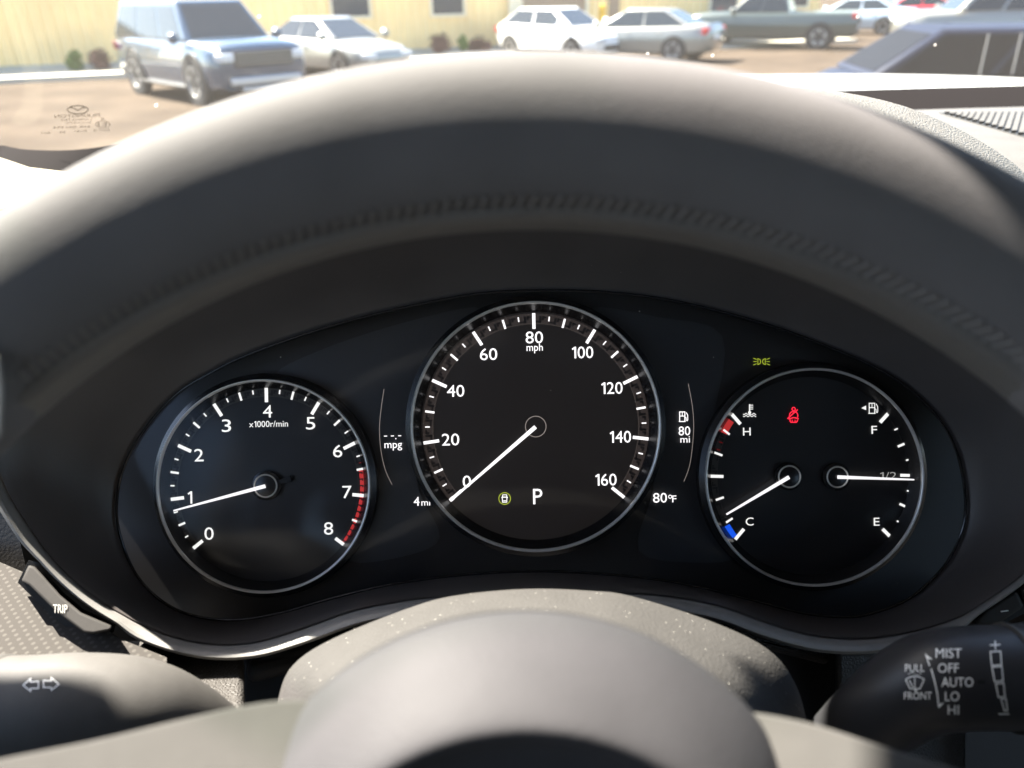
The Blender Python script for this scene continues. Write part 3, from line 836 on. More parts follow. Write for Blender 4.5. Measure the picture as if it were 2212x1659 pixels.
# hood cavity
rows = []
for t, dz in ((0, 0), (.04, .02), (.25, .22), (.5, .48), (.75, .74), (.93, .95), (1.0, 1.0)):
    rows.append([W(*mixp(a, b_, t), .330 + (lipdepth(b_) - .330) * dz) for a, b_ in zip(lens_p, lip_p)])
hood = MB().grid(rows, closeu=True).build('hood', hoodblack, clus, autosmooth=70)
# silver lip round the opening (lower half) continuing as grained hood edge above
def out_pt(a, k):
    dx, dy = a[0] - CC[0], a[1] - CC[1]; l = math.hypot(dx, dy); return (a[0] + dx / l * k, a[1] + dy / l * k)
def offs(P, k):
    n = len(P); out = []
    for i in range(n):
        tx, ty = P[(i + 1) % n][0] - P[i - 1][0], P[(i + 1) % n][1] - P[i - 1][1]; l = math.hypot(tx, ty)
        out.append((P[i][0] + ty / l * k, P[i][1] - tx / l * k))
    return out
idx = [i for i in range(NP)]
lowi = [i for i in range(NP) if lip_p[i][1] > 905]
# order lower indices contiguous (angles 0..pi are downwards)
lowi = sorted(lowi, key=lambda i: ((i + NP // 4) % NP))
def wband(p):   # width of the silver lip in px
    return 34
prof = [(0, .003), (5, -.0008), (13, -.0038), (22, -.0058), (29, -.0064), (33, -.005), (35, -.001), (35, .02)]
rows = []
def wfac(p):
    sm = lambda a, b_, x: max(0, min(1, (x - a) / (b_ - a)))
    return 1 - .27 * sm(20, 70, p[0]) * (1 - sm(262, 300, p[0])) * sm(1150, 1200, p[1]) - .5 * sm(2050, 2100, p[0])
def offs_var(P, k):
    Q = offs(P, k); return [mixp(a, b_, wfac(a)) for a, b_ in zip(P, Q)]
ring = {k: offs_var(lip_p, k) for k, z in prof}
for k, z in prof:
    rows.append([W(*ring[k][i], lipdepth(lip_p[i]) + z) for i in lowi])
lipo = MB().grid(rows).build('bezel', satin, clus)
# upper hood outer skin
crest = [(-60, 640), (20, 520), (62, 462), (91, 431), (109, 411), (146, 374), (208, 340), (276, 312), (400, 268), (700, 215), (1150, 175), (1500, 176), (1769, 193), (1926, 221), (2040, 264), (2130, 312), (2212, 372), (2275, 460), (2330, 590), (2375, 750), (2375, 930)]
crest_s = catmull(crest, 6)
topi = sorted([i for i in range(NP) if lip_p[i][1] <= 925], key=lambda i: (i - NP // 4) % NP)
lipt = [lip_p[i] for i in topi]
def resample(P, n):
    L = [0]
    for a, b_ in zip(P, P[1:]): L.append(L[-1] + math.hypot(b_[0] - a[0], b_[1] - a[1]))
    out = []
    for k in range(n):
        s = L[-1] * k / (n - 1); j = max(i for i in range(len(L)) if L[i] <= s + 1e-9); j = min(j, len(P) - 2)
        t = (s - L[j]) / max(1e-9, L[j + 1] - L[j]); out.append(tuple(a + (b_ - a) * t for a, b_ in zip(P[j], P[j + 1])))
    return out
n_ = 70
A = resample(lipt, n_); B = resample(crest_s, n_)
rows = [[W(*a, lipdepth(a)) for a in A],
        [W(*mixp(a, b_, .10), lipdepth(a) - .002) for a, b_ in zip(A, B)],
        [W(*mixp(a, b_, .45), .275) for a, b_ in zip(A, B)],
        [W(*mixp(a, b_, .8), .300) for a, b_ in zip(A, B)],
        [W(*b_, .330) for b_ in B],
        [W(*b_, .360) + Vector((0, 0, -.004)) for b_ in B],
        [W(*b_, .420) + Vector((0, 0, -.03)) for b_ in B],
        [W(*b_, .46) + Vector((0, 0, -.12)) for b_ in B]]
MB().grid(rows).build('hood_cover', grainhood, clus, autosmooth=180)
# backing plate, lens
flat(fill2d(lens_p), .3475).build('face_plate', platedark, clus, smooth=False)
rows = []
for t in (0, .3, .6, .85, .95, 1):
    rows.append([W(*mixp(CC, a, max(t, .001)), .3295 - .0045 * (1 - t * t)) for a in lens_p])
MB().grid(rows, closeu=True).build('lens', lens_glass, clus, autosmooth=180)
rimw = MB().tube([W(*a, .3285) for a in lens_p] + [W(*lens_p[0], .3285)], .0006, 8, cap=False).build('lens_edge', blackgloss, clus)
# satin inserts of the plate, lightened to stand for a bluish lens reflection
insl = catmull([(596, 808), (690, 757), (850, 703), (1024, 663), (1000, 705), (930, 800), (893, 900), (890, 960), (905, 1060), (950, 1160), (880, 1200), (756, 1212), (800, 1130), (815, 1050), (800, 960), (760, 890), (690, 832)], 4, True)
flat(fill2d(insl), .3468).build('face_insert', platem, clus, smooth=False)
insr = catmull([(1280, 665), (1420, 685), (1560, 725), (1540, 900), (1510, 1000), (1530, 1110), (1590, 1200), (1500, 1215), (1380, 1190), (1410, 1060), (1424, 920), (1400, 830), (1350, 735)], 4, True)
flat(fill2d(insr), .3468).build('face_insert', platem, clus, smooth=False)

def pol(c, r, deg):
    """picture point at radius r, clockwise from the top, rolled with the car"""
    a = R(deg) - ROLL
    return (c[0] + r * math.sin(a), c[1] - r * math.cos(a))
def tick2d(c, r1, r2, deg, wd_): return stroke2d([pol(c, r1, deg), pol(c, r2, deg)], wd_)
def band2d(c, r1, r2, a0, a1, n=80):
    P = [pol(c, r1, a0 + (a1 - a0) * i / n) for i in range(n + 1)]; Q = [pol(c, r2, a0 + (a1 - a0) * i / n) for i in range(n + 1)]
    return P + Q, [(i, i + 1, n + 2 + i, n + 1 + i) for i in range(n)]
def ringpart(c, r, dz, parent, wdt=7.0):
    cw = W(*c, D - dz); s = (D - dz) / F
    o = MB().lathe(cw, r0, u0, nn, [((r - wdt) * s, -.0012), ((r - wdt) * s, -.0002), ((r - wdt * .6) * s, .0006), ((r - wdt * .25) * s, .0006), (r * s, -.0003), (r * s, -.0012)], 160).build('ring', chrome, parent, autosmooth=60)
    MB().lathe(cw, r0, u0, nn, [((r - wdt + .5) * s, -.0006), ((r - wdt - 14) * s, -dz + .0003)], 160).build('bevel', blackgloss, parent)
    MB().lathe(cw, r0, u0, nn, [((r - .5) * s, -.0006), ((r + 11) * s, -.002), ((r + 13) * s, -dz)], 160).build('surround', blackgloss, parent)
def dial(name, c, r, mtl, label):
    cw = W(*c, D); s = D / F
    return MB().lathe(cw, r0, u0, nn, [(0.0001, 0), (r * .5 * s, 0), (r * s, 0)], 128).build(name, mtl, clus, label=label)
def needle(c_px, tip_px, parent, w0, w1, d, back=0, mtl=None):
    a = Vector(c_px); b_ = Vector(tip_px); t = (b_ - a).normalized(); n = Vector((-t.y, t.x))
    a2 = a - t * back
    pts = [a2 + n * w0 / 2, a2 - n * w0 / 2, b_ - n * w1 / 2, b_ + n * w1 / 2]
    return MB().prism([W(p[0], p[1], d) for p in pts], fw * .0008).build('needle', mtl or needlem, parent, smooth=False, bevel=.0002, bseg=2)
def notches(c, r_in, r_out, angs, step, half):
    """dark key-shaped cut-outs of the scale band"""
    it = []
    for a in angs:
        m_ = (r_in + r_out) / 2
        it.append(tick2d(c, r_in + 1, m_ + 5, a - step * .08, 4.4)); it.append(tick2d(c, m_ - 3, m_ + 5, a + step * .10, 4.0))
        it.append(stroke2d([pol(c, r_in + 4, a - step * .08), pol(c, r_in + 4, a - step * .42)], 3))
        it.append(stroke2d([pol(c, m_ + 3, a + step * .08), pol(c, m_ + 3, a + step * .30)], 3))
    return join2d(*it)

# ---- speedometer
sc_ = (1157.3, 921.4)
spd = dial('speedometer', sc_, 256, lcdm, 'round centre display with white speed scale')
a0, st_ = -129.75, 32.44
ds = D - .0003
flat(band2d(sc_, 223, 244.5, a0, -a0), ds).build('scale_band', bandm, spd, smooth=False)
flat(notches(sc_, 223, 244.5, [a0 + st_ / 8 * (2 * k + 1) for k in range(32)], st_ / 4, 0), D - .0005).build('scale_notches', notchm, spd, smooth=False)
flat(band2d(sc_, 221.5, 223, a0, -a0), D - .0005).build('scale_line', scaleline, spd, smooth=False)
it = []
for k in range(33):
    a = a0 + st_ * k / 4
    if k % 4 == 0: it.append(tick2d(sc_, 211, 245, a, 6.6))
    elif k % 2 == 0: it.append(tick2d(sc_, 221, 241, a, 4.4))
    else: it.append(tick2d(sc_, 229, 239, a, 2.6))
flat(join2d(*it), D - .0007).build('tick_marks', whiteled, spd, smooth=False)
zx = lambda x: 810 + x * .39068
zy = lambda y: 594 + y * .39068
it = []
for t, x, y in (('0', 508, 1142), ('20', 418, 910), ('40', 446, 641), ('60', 628, 438), ('80', 881, 345), ('100', 1148, 428), ('120', 1310, 625), ('140', 1357, 895), ('160', 1277, 1132)):
    it.append(text2d(t, zx(x), zy(y), 25, None if len(t) < 3 else 46, rot=-ROLL))
    if len(t) < 3: it[-1] = text2d(t, zx(x), zy(y), 25, 18 if len(t) == 1 else 37.5, rot=-ROLL)
it.append(text2d('mph', zx(883), zy(399), 16, 35, rot=-ROLL))
flat(join2d(*it), D - .0007).build('numerals', whiteled, spd, smooth=False)
flat(text2d('P', zx(900), zy(1225), 33, 20, rot=-ROLL), D - .0007).build('gear_letter', whiteled, spd, smooth=False)
# lane keeping icon
cx, cy = zx(717), zy(1236)
ic = flat(stroke2d(circ2d(cx, cy, 12.6, 36), 1.8, True), D - .0007).build('lane_icon', greenled, spd, smooth=False)
flat(join2d(stroke2d([(cx - 4, cy - 8), (cx + 4, cy - 8), (cx + 5, cy - 4), (cx + 4.6, cy + 8), (cx - 4.6, cy + 8), (cx - 5, cy - 4)], 1.5, True),
            stroke2d([(cx - 4.4, cy - 3), (cx + 4.4, cy - 3)], 2.0), stroke2d([(cx - 3, cy + 5), (cx + 3, cy + 5)], 1.8),
            stroke2d([(cx - 7, cy - 2), (cx - 4.6, cy - 2)], 1.6), stroke2d([(cx + 4.6, cy - 2), (cx + 7, cy - 2)], 1.6)), D - .0009).build('car_outline', whiteled, ic, smooth=False)
hub = flat(stroke2d(circ2d(*sc_, 22.3, 48), 1.8, True), D - .0009).build('hub_ring', dimled, spd, smooth=False)
needle((zx(888), zy(840)), (zx(447), zy(1222)), spd, 8.6, 4.6, D - .0012, mtl=whiteled)
needle((zx(434), zy(1231)), (zx(417), zy(1246)), spd, 8, 8, D - .0012, mtl=whiteled).name = 'needle_tip'
ringpart(sc_, 272, .007, spd, 6.8)
# lit text on the plate either side of the centre display
def platetext(nm, item, mm=whiteled): return flat(item, D - .0005).build(nm, mm, clus, smooth=False)
platetext('trip_distance', join2d(text2d('4', zx(230), zy(1252), 19, 12.5, rot=-ROLL), text2d('mi', zx(281), zy(1257), 14, 19, rot=-ROLL)))
platetext('outside_temperature', join2d(text2d('80', zx(1576), zy(1232), 20.5, 30, rot=-ROLL), text2d('F', zx(1655), zy(1238), 14.5, 9, rot=-ROLL), stroke2d(circ2d(zx(1632), zy(1226), 3.4, 16), 1.5, True)))
dash_ = [stroke2d([(zx(x), zy(y)), (zx(x + 17), zy(y - .3))], 1.8) for x, y in ((50, 891), (88, 890), (128, 889))]
platetext('fuel_economy', join2d(text2d('mpg', zx(101), zy(936), 16, 38, rot=-ROLL), fill2d(circ2d(zx(115), zy(905), 1.3, 10)), *dash_))
def pump(cx, cy, s, mirror=1):
    M = lambda x, y: (cx + x * s * mirror, cy + y * s)
    return join2d(stroke2d([M(-6, 9), M(-6, -9), M(4, -9), M(4, 9)], 1.9), stroke2d([M(-7.5, 9.4), M(5.5, 9.4)], 1.9), stroke2d([M(-6, -1), M(4, -1)], 1.6), stroke2d([M(-1, -8), M(-1, -1)], 1.4),
                  stroke2d([M(4, 1), M(6.4, 2), M(6.8, 7), M(8.6, 8), M(9.6, 6), M(9.4, -3), M(7.6, -6), M(6.6, -8)], 1.6))
platetext('fuel_range', join2d(pump(zx(1702), zy(783), 1.12), text2d('80', zx(1711), zy(862), 19, 25, rot=-ROLL), text2d('mi', zx(1715), zy(908), 14.5, 20.5, rot=-ROLL)))
for nm, P in (('trim_line', [(50, 630), (34, 740), (25, 850), (33, 970), (58, 1080), (95, 1160)]), ('trim_line', [(1732, 600), (1754, 720), (1762, 830), (1755, 950), (1738, 1060), (1708, 1142)])):
    platetext(nm, stroke2d([(zx(x), zy(y)) for x, y in catmull(P, 6)], 1.3), dimled)

# ---- tachometer
tc = (270 + 863 * .358, 756 + 826 * .358)
tx = lambda x: 270 + x * .358
ty = lambda y: 756 + y * .358
tac = dial('tachometer', tc, 224, dialm, 'left dial with a red zone from six and a half to eight')
a0, st_ = -128.4, 32.1
flat(band2d(tc, 196, 213, a0, a0 + 6.5 * st_), D - .0003).build('scale_band', band2m, tac, smooth=False)
flat(band2d(tc, 199, 217, a0 + 6.5 * st_, -a0 - 1.2), D - .0003).build('red_zone', redm, tac, smooth=False)
flat(notches(tc, 196, 213, [a0 + st_ / 8 * (2 * k + 1) for k in range(26)], st_ / 4, 0), D - .0005).build('scale_notches', notchm, tac, smooth=False)
flat(join2d(*[stroke2d([pol(tc, 197, a0 + st_ / 16 * k), pol(tc, 205, a0 + st_ / 16 * k), pol(tc, 205, a0 + st_ / 16 * (k + .5))], 3) for k in range(105, 128, 2)]), D - .0006).build('scale_notches', notchm, tac, smooth=False)
flat(join2d(*[tick2d(tc, 203, 208, a0 + st_ * k, 2.4) for k in (6.25, 6.38)]), D - .0007).build('red_ticks', dimredm, tac, smooth=False)
flat(band2d(tc, 194.5, 196, a0, -a0), D - .0004).build('scale_line', band2m, tac, smooth=False)
it = []
for k in range(33):
    a = a0 + st_ * k / 4
    if k % 4 == 0: it.append(tick2d(tc, 183, 214, a, 7.2))
    elif k % 2 == 0: it.append(tick2d(tc, 195, 213, a, 4.6))
    elif k < 26: it.append(tick2d(tc, 202, 211, a, 3))
flat(join2d(*it), D - .0008).build('tick_marks', whitedial, tac, smooth=False)
it = [text2d(t, tx(x), ty(y), 26.5, 20 if t != '1' else None, rot=-ROLL) for t, x, y in (('0', 507, 1108), ('1', 393, 890), ('2', 446, 635), ('3', 612, 457), ('4', 860, 371), ('5', 1120, 442), ('6', 1283, 610), ('7', 1340, 857), ('8', 1228, 1077))]
it.append(text2d('x1000r/min', tx(866), ty(446), 13, 84, rot=-ROLL))
flat(join2d(*it), D - .0008).build('numerals', whitedial, tac, smooth=False)
def hub3d(px, py, parent, r1, r2, tail=None):
    cw = W(px, py, D - .0026); s = (D - .0026) / F
    h = MB().lathe(cw, r0, u0, nn, [(.0001, 0), (r1 * s * .8, 0), (r1 * s, -.0005), (r1 * s, -.0026)], 48).build('hub', blackgloss, parent)
    MB().lathe(cw, r0, u0, nn, [((r2 - 3.5) * s, .0001), ((r2 - 1.7) * s, .0007), (r2 * s, .0001)], 48).build('hub_ring', hubring, h)
    if tail:
        a = Vector((px, py)); b_ = Vector(tail); t = (b_ - a).normalized(); n = Vector((-t.y, t.x))
        MB().prism([W(*(a + t * r1 * .8 + n * 3), D - .0022), W(*(a + t * r1 * .8 - n * 3), D - .0022), W(*(b_ - n * 7), D - .0022), W(*(b_ + n * 7), D - .0022)], fw * .001).build('hub_tail', blackgloss, h, smooth=False)
hub3d(573.5, 1049.5, tac, 32, 26, (628, 1034))
needle((tx(845), ty(822)), (tx(290), ty(971)), tac, 8.2, 3.2, D - .0040, 0)
ringpart((568.6, 1050.6), 232, .006, tac, 6)

# ---- temperature and fuel
gx = lambda x: 1431 + x * .3744
gy = lambda y: 729 + y * .3744
gc = (gx(868), gy(803))
gau = dial('fuel_and_temperature_dial', gc, 228, dialm, 'right dial with temperature scale at left and fuel scale at right')
for sgn in (-1, 1):
    flat(band2d(gc, 206, 222, sgn * 51.5, sgn * 128.5), D - .0003).build('scale_band', band2m, gau, smooth=False)
    flat(notches(gc, 206, 222, [sgn * (51.5 + 77 / 16 * (2 * k + 1)) for k in range(8)], 77 / 8, 0), D - .0005).build('scale_notches', notchm, gau, smooth=False)
flat(band2d(gc, 207, 221, -54.5, -63), D - .0006).build('red_zone', redm, gau, smooth=False)
flat(band2d(gc, 207, 221, -126.5, -118.5), D - .0006).build('blue_zone', bluem, gau, smooth=False)
flat(join2d(*[tick2d(gc, 208, 216, a, 2.4) for a in (-68.5, -73)]), D - .0007).build('red_ticks', dimredm, gau, smooth=False)
def tk(x1, y1, x2, y2, w_): return stroke2d([(gx(x1), gy(y1)), (gx(x2), gy(y2))], w_)
it = [tk(398, 440, 450, 500, 7.2), tk(270, 800, 352, 802, 6.4), tk(420, 1165, 470, 1105, 7.2), tk(352, 532, 388, 560, 4.4), tk(300, 664, 346, 681, 4.6), tk(308, 938, 354, 922, 4.6), tk(367, 1068, 405, 1043, 4.4),
      tk(1312, 428, 1256, 490, 7.6), tk(1335, 1170, 1270, 1105, 7.2), tk(1470, 797, 1372, 795, 6.2), tk(1338, 534, 1362, 523, 3.2), tk(1358, 630, 1404, 610, 5), tk(1405, 709, 1436, 701, 3.4), tk(1410, 884, 1444, 891, 3.4), tk(1368, 960, 1422, 984, 5), tk(1352, 1058, 1382, 1073, 3.4)]
flat(join2d(*it), D - .0008).build('tick_marks', whitedial, gau, smooth=False)
it = [text2d(t, gx(x), gy(y), 17, w_, rot=-ROLL) for t, x, y, w_ in (('H', 487, 543, 16.5), ('C', 503, 1062, 17), ('F', 1222, 533, 12), ('E', 1236, 1063, 12.5))]
flat(join2d(*it), D - .0008).build('numerals', whitedial, gau, smooth=False)
cx, cy = gx(503), gy(420)
it = [stroke2d([(cx, cy - 13), (cx, cy + 5)], 2.6), fill2d(circ2d(cx, cy + 5, 3.4, 14))]
for k in range(3): it.append(stroke2d([(cx + 1, cy - 11 + k * 4.2), (cx + 7.5, cy - 11 + k * 4.2)], 1.7))
for yy in (8, 12.5):
    it.append(stroke2d([(cx - 14 + i, cy + yy + 1.5 * math.sin(i * .75)) for i in range(0, 29) if yy > 10 or abs(i - 14) > 4][:(11 if yy < 10 else 29)], 1.5))
it.append(stroke2d([(cx + 5 + i, cy + 8 + 1.5 * math.sin((i + 19) * .75)) for i in range(10)], 1.5))
flat(join2d(*it), D - .0008).build('temperature_icon', whitedial, gau, smooth=False)
cx, cy = gx(1212), gy(408)
flat(join2d(pump(cx, cy, 1.18), fill2d([(gx(1148), gy(407)), (gx(1175), gy(393)), (gx(1175), gy(419))])), D - .0008).build('fuel_icon', whitedial, gau, smooth=False)
flat(text2d('1/2', gx(1303), gy(797), 15, 36, rot=-ROLL), D - .0008).build('half_mark', mat('dial_white_dim', (.3, .3, .28), .5, emit=(1, .97, .9), estr=.03), gau, smooth=False)
# seat belt warning
bx_ = lambda x, y: (gx(x), gy(y))
it = [stroke2d(circ2d(*bx_(757, 413), 3.6, 16), 1.9, True), stroke2d(catmull([bx_(735, 470), bx_(733, 448), bx_(741, 432), bx_(757, 428), bx_(773, 432), bx_(781, 448), bx_(779, 462)], 4), 2.0),
      stroke2d([bx_(722, 468), bx_(781, 416)], 2.2), stroke2d(catmull([bx_(724, 466), bx_(735, 470), bx_(757, 462), bx_(786, 470)], 4), 2.2), stroke2d(catmull([bx_(735, 474), bx_(740, 488), bx_(757, 489), bx_(774, 488), bx_(780, 474)], 3), 2.0), stroke2d([bx_(749, 474), bx_(749, 486)], 1.6), stroke2d([bx_(765, 474), bx_(765, 486)], 1.6)]
flat(join2d(*it), D - .0008).build('seat_belt_warning', redled, gau, smooth=False)
hub3d(gx(733), gy(803), gau, 30, 25)
hub3d(gx(1010), gy(805), gau, 30, 24)
needle((gx(733), gy(806)), (gx(370), gy(1022)), gau, 8, 3.6, D - .0040)
needle((gx(1012), gy(806)), (gx(1455), gy(821)), gau, 7.6, 3, D - .0040)
ringpart((gx(879), gy(807)), 237, .006, gau, 6)
# side lamp tell-tale
cx, cy = gx(572), gy(139)
D2 = lambda s: [(cx + s * 3, cy - 6.5), (cx + s * 3, cy + 6.5), (cx + s * 6, cy + 5.5), (cx + s * 9, cy), (cx + s * 6, cy - 5.5)]
D2 = lambda s: [(cx + s * 8, cy - 6.5), (cx + s * 8, cy + 6.5), (cx + s * 3.4, cy + 4.5), (cx + s * 2, cy), (cx + s * 3.4, cy - 4.5)]
it = []
for s in (-1, 1):
    it.append(stroke2d(D2(s), 1.6, True))
    for k in (-1, 0, 1): it.append(stroke2d([(cx + s * 10.5, cy + k * 4.5), (cx + s * 18, cy + k * 7.5)], 1.4))
platetext('side_lamp_telltale', join2d(*it), greenled)

# trip button and dimmer button on the bezel
tbp = [(62, 1220), (75, 1224), (98, 1248), (130, 1285), (175, 1323), (243, 1352), (238, 1362), (200, 1369), (180, 1366), (120, 1320), (62, 1264), (46, 1256)]
tbf = lambda y: .2835 - .00008 * (y - 1220)
tb = tilt(tbp, tbf, .02)
sheet([(62, 1210), (80, 1214), (106, 1244), (136, 1279), (180, 1316), (250, 1349), (246, 1365), (196, 1380), (172, 1374), (110, 1330), (52, 1272), (38, 1258)], .2875, .014).build('button_recess', gapblack, clus, smooth=False)
tbo = tb.build('trip_button', buttonm, clus, bevel=.0012, label='long grey trip button at the left of the bezel')
(lambda it_: MB().add([tilt_at(tbp, tbf)(x, y, .0005) for x, y in it_[0]], it_[1]))(text2d('TRIP', 130, 1315, 18, 31, rot=.03)).build('lettering', mat('grey_print', (.30, .29, .27), .7), tbo, smooth=False)
rb = sheet([(2105, 1345), (2130, 1318), (2196, 1276), (2206, 1296), (2212, 1310), (2160, 1345), (2125, 1352)], .283, .012)
rbo = rb.build('dimmer_button', buttonm, clus, bevel=.0012, label='short dark button marked with a minus at the right of the bezel')
sheet([(2086, 1332), (2150, 1292), (2240, 1235), (2260, 1300), (2160, 1352), (2110, 1352)], .2868, .012).build('button_recess', gapblack, clus, smooth=False)
sheet([(2202, 1272), (2240, 1240), (2290, 1280), (2250, 1300), (2216, 1310)], .283, .012).build('dimmer_button', buttonm, clus, bevel=.0012)
flat(stroke2d([(2162, 1321), (2178, 1319)], 2), .2825).build('minus_mark', paint_white, rbo, smooth=False)

# =================================================================== STEERING COLUMN COVER
colc = empty('steering_column_cover', W(1150, 1560, .27), 'grained steering column cover arching up behind the wheel hub', 'column cover')
arc = catmull([(560, 1800), (582, 1640), (600, 1514), (632, 1438), (720, 1379), (896, 1309), (1000, 1284), (1142, 1272), (1270, 1276), (1365, 1288), (1541, 1344), (1658, 1402), (1716, 1473), (1745, 1567), (1768, 1690), (1780, 1800)], 5)
rows = []
for t in (-.25, -.08, 0, .05, .12, .22, .36, .5, .65, .8, 1):
    if t < 0: k, d = 1 - .05 * (t / -.25) ** 1, .254 + .06 * (t / -.25)
    else:
        k = 1 - .52 * t ** 1.15; d = .254 - .040 * math.sin(min(1, t * 1.6) * math.pi / 2)
    rows.append([W(1150 + (x - 1150) * k, 1800 + (y - 1800) * k, d) for x, y in arc])
MB().grid(rows).build('shell', coverplastic, colc, autosmooth=180)

# =================================================================== STALKS
ls = empty('turn_signal_stalk', W(150, 1530, .24), 'turn signal stalk with two arrow outlines, left of the column', 'stalk')
path = catmull([(-20, 1530, .236), (60, 1528, .236), (170, 1527, .237), (280, 1540, .241), (370, 1580, .247), (470, 1660, .256), (600, 1780, .27)], 6)
rad = [.0152 + .0015 * min(1, max(0, (p[0] - 60) / 250)) for p in path]
lmb = MB().tube([W(*p) for p in path], rad, 40, up=u0)
lmb.build('lever', stalkm, ls)
MB().tube([W(-140, 1531, .236), W(-40, 1530.3, .236), W(-1, 1530, .236), W(5, 1530, .236)], [.0142, .0158, .0158, .0152], 40, up=u0).build('knob', stalkm, ls)
lb = bvh_of(lmb)
def arrow(cx, cy, s):
    return stroke2d([(cx - s * 17, cy), (cx - s * 1, cy - 14), (cx - s * 1, cy - 7), (cx + s * 16, cy - 8), (cx + s * 16, cy + 7), (cx - s * 1, cy + 7), (cx - s * 1, cy + 13)], 2.4, True)
decal(join2d(arrow(67, 1480, 1), arrow(110, 1478, -1)), lb, .0003).build('arrows', paint_white, ls, smooth=False)

rs = empty('wiper_stalk', W(2060, 1460, .24), 'wiper stalk with white lettering, right of the column', 'stalk')
path = catmull([(2196, 1463, .226), (2120, 1463, .227), (2040, 1468, .229), (1975, 1490, .233), (1915, 1530, .238), (1850, 1585, .245), (1780, 1650, .255), (1700, 1720, .268)], 6)
rad = []
for p in path:
    t = max(0, min(1, (2040 - p[0]) / 230)); rad.append((.0146 - .0032 * t))
rmb = MB().tube([W(*p) for p in path], rad, 40, up=u0)
stalkb = mat('stalk_black', (.022, .022, .024), .42, spec=.32, bump=.15, bscale=1800)
rmb.build('lever', stalkb, rs)
MB().tube([W(2300, 1465, .226), W(2212, 1464, .226), W(2180, 1463, .226)], [.0150, .0151, .0149], 40, up=u0).build('knob', stalkb, rs)
MB().tube([W(2186, 1463.1, .226), W(2179, 1463, .226), W(2177, 1463, .226)], [.0155, .0155, .0149], 40, up=u0).build('collar', darkplastic, rs)
rbv = bvh_of(rmb)
sx = lambda x: 1458 + x * .3408
sy = lambda y: 1188 + y * .3408
it = []
for t, x, y, w_ in (('MIST', 1735, 654, 56), ('OFF', 1733, 748, 45), ('AUTO', 1790, 838, 69), ('LO', 1757, 928, 31), ('HI', 1765, 1014, 24)):
    it.append(text2d(t, sx(x), sy(y), 20, w_))
it.append(text2d('PULL', sx(1520), sy(748), 16, 42)); it.append(text2d('FRONT', sx(1540), sy(924), 16, 60))
P = lambda *q: [(sx(q[i]), sy(q[i + 1])) for i in range(0, len(q), 2)]
it.append(stroke2d(catmull(P(1590, 665, 1614, 735), 2), 2.6)); it.append(stroke2d(catmull(P(1624, 752, 1645, 830, 1662, 910, 1672, 995), 4), 2.8))
it.append(fill2d(P(1580, 652, 1634, 695, 1606, 690))); it.append(fill2d(P(1672, 1006, 1706, 966, 1678, 976)))
# wiper icon
it.append(stroke2d(catmull(P(1462, 822, 1490, 806, 1520, 802, 1552, 806, 1580, 820), 4), 2)); it.append(stroke2d(P(1462, 822, 1490, 880, 1552, 880, 1580, 820), 2)); it.append(stroke2d(P(1486, 826, 1510, 872), 2)); it.append(stroke2d(P(1520, 806, 1520, 876), 1.6)); it.append(fill2d(circ2d(sx(1526), sy(890), 2.4, 10)))
for k in range(6): it.append(fill2d(circ2d(sx(1482 + k * 15), sy(785 - 8 * math.sin(k * 1.3)), 1.3, 8)))
for q in ((2000, 645, 2064, 642, 2070, 728, 2008, 733), (2010, 742, 2072, 738, 2080, 830, 2026, 834), (2034, 848, 2084, 844, 2092, 930, 2050, 934), (2068, 944, 2098, 942, 2108, 1018, 2088, 1020)):
    it.append(stroke2d(P(*q), 2.2, True))
it.append(stroke2d(P(1996, 604, 2062, 600), 2.2)); it.append(stroke2d(P(2030, 575, 2032, 632), 2.2)); it.append(stroke2d(P(2052, 1040, 2118, 1040), 2.2))
decal(join2d(*it), rbv, .0003).build('lettering', paint_white, rs, smooth=False)
decal(fill2d(P(1915, 822, 1968, 826, 1966, 850, 1918, 850)), rbv, .0003).build('marker', gapblack, rs, smooth=False)

# =================================================================== STEERING WHEEL
DW = .153
wc = W(1155, 2147, DW)
sw = empty('steering_wheel', wc, 'black leather steering wheel with a stitched rim and padded hub', 'steering wheel')
RM, RT = .1694, .0158
def sq(v): return math.copysign(abs(v) ** .8, v)
NA, NB = 240, 40
rows = []
for i in range(NA):
    a = 2 * math.pi * i / NA
    d = math.cos(a) * r0 + math.sin(a) * u0
    deg = math.degrees(a) % 360
    row = []
    for j in range(NB):
        ph = 2 * math.pi * j / NB
        rt_ = RT
        # thumb rests near ten and two o'clock
        dd = min(abs(deg - 139), abs(deg - 41))
        if dd < 12:
            k = min(1, (12 - dd) / 4); rt_ += .0030 * k * max(0, math.cos(ph - R(140))) ** 2
        row.append(wc + d * (RM + rt_ * sq(math.cos(ph))) + nn * (rt_ * 1.05 * sq(math.sin(ph))))
    rows.append(row)
rim = MB().grid(rows, closeu=True, closev=True).build('rim', leather, sw, autosmooth=180)
mb = MB()
for i in range(420):      # laced seam along the inside of the rim
    a = 2 * math.pi * i / 420
    ph = R(150)
    def pt(aa, p_): 
        d = math.cos(aa) * r0 + math.sin(aa) * u0
        return wc + d * (RM + (RT + .0002) * sq(math.cos(p_))) + nn * ((RT + .0002) * 1.05 * sq(math.sin(p_)))
    mb.tube([pt(a - .004, ph - .14), pt(a + .004, ph + .14)], .0004, 6)
mb.build('stitching', thread, rim)
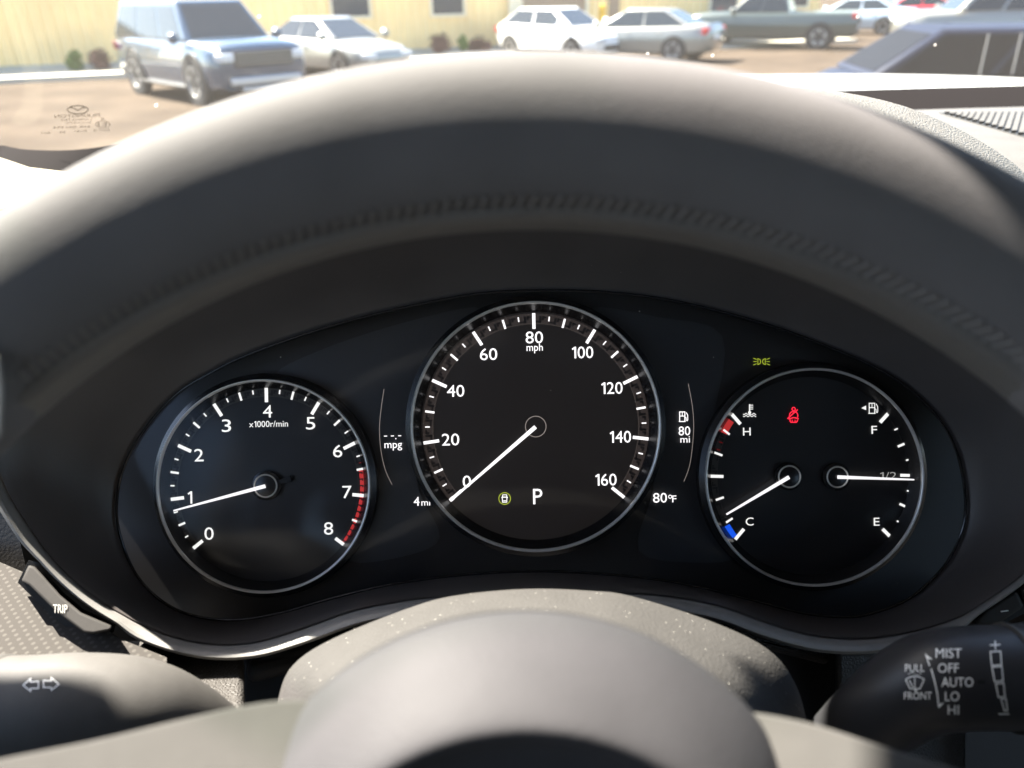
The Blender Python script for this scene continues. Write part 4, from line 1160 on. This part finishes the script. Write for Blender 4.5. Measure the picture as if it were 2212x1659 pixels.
# inner welt below the seam
rows = []
for i in range(NA):
    a = 2 * math.pi * i / NA; d = math.cos(a) * r0 + math.sin(a) * u0
    wob = .00025 * math.sin(a * 210)
    rows.append([wc + d * (RM + (RT + h) * sq(math.cos(R(p_)))) + nn * ((RT + h) * 1.05 * sq(math.sin(R(p_)))) for p_, h in ((156, 0), (158, .0009 + wob), (170, .0012), (185, .0012), (196, .0008), (200, -.0002))])
MB().grid(rows, closev=True).build('welt', leather_seam, rim, autosmooth=180)
slab(catmull([(-60, 745), (-4, 768), (5, 800), (9, 850), (6, 905), (-2, 950), (-60, 985)], 4), .1365, .012).build('spoke_trim', satin, sw, bevel=.002)
# hub
DH = .138
hc = W(1136, 2080, .126)
hubm = mat('hub_leather', (.043, .042, .045), .62, noise=.08, nscale=60, bump=.2, bscale=1300, btype='voronoi', spec=.13)
s = .126 / F
prof = [(590 * s, -.032), (640 * s, -.024), (697 * s, -.0165), (704 * s, -.0130), (688 * s, -.0095), (622 * s, -.0015), (560 * s, .0042), (528 * s, .0056), (508 * s, .0042), (494 * s, .0005), (465 * s, -.0035), (410 * s, -.0055), (.0001, -.005)]
prof = [(a, b_) for a, b_ in catmull(prof, 3)]
MB().lathe(hc, r0 * 1.03, u0, nn, prof, 160).build('hub_pad', hubm, sw, autosmooth=180)
MB().lathe(hc, r0, u0, nn, [(520 * s, -.036), (570 * s, -.033), (600 * s, -.029), (560 * s, -.030)], 120).build('hub_edge', darkplastic, sw)
# spokes
spm = mat('spoke_satin', (.062, .060, .057), .75, spec=.12, noise=.05, nscale=150, bump=.2, bscale=1500)
def plane_slab(pts, A_, B_, C_, th, dy):
    n_ = (B_ - A_).cross(C_ - A_).normalized(); n = len(pts)
    f_ = [hitplane(x, y, A_, n_) for x, y in pts]
    b_ = [p + ray(x, y + dy) * th + W(x, y + dy, .14) - W(x, y, .14) for p, (x, y) in zip(f_, pts)]
    return MB().add(f_ + b_, [tuple(range(n)), tuple(range(2 * n - 1, n - 1, -1))] + [(i, n + i, n + (i + 1) % n, (i + 1) % n) for i in range(n)])
lsp = catmull([(-420, 1760), (-250, 1700), (-100, 1664), (0, 1640), (205, 1599), (376, 1558), (513, 1527), (600, 1514), (655, 1513), (680, 1520)], 4) + [(720, 1600), (760, 2100), (-420, 2300)]
plane_slab(lsp, W(0, 1640, .129), W(680, 1520, .1385), W(300, 1900, .120), .03, 25).build('spoke', spm, sw, bevel=.006, bseg=5)
rsp = catmull([(1590, 1534), (1628, 1539), (1690, 1549), (1765, 1566), (1850, 1593), (1935, 1621), (2058, 1659), (2300, 1740), (2600, 1860)], 4) + [(2600, 2300), (1560, 2100)]
plane_slab(rsp, W(2058, 1659, .130), W(1628, 1539, .1395), W(1900, 1950, .121), .03, 25).build('spoke', spm, sw, bevel=.006, bseg=5)
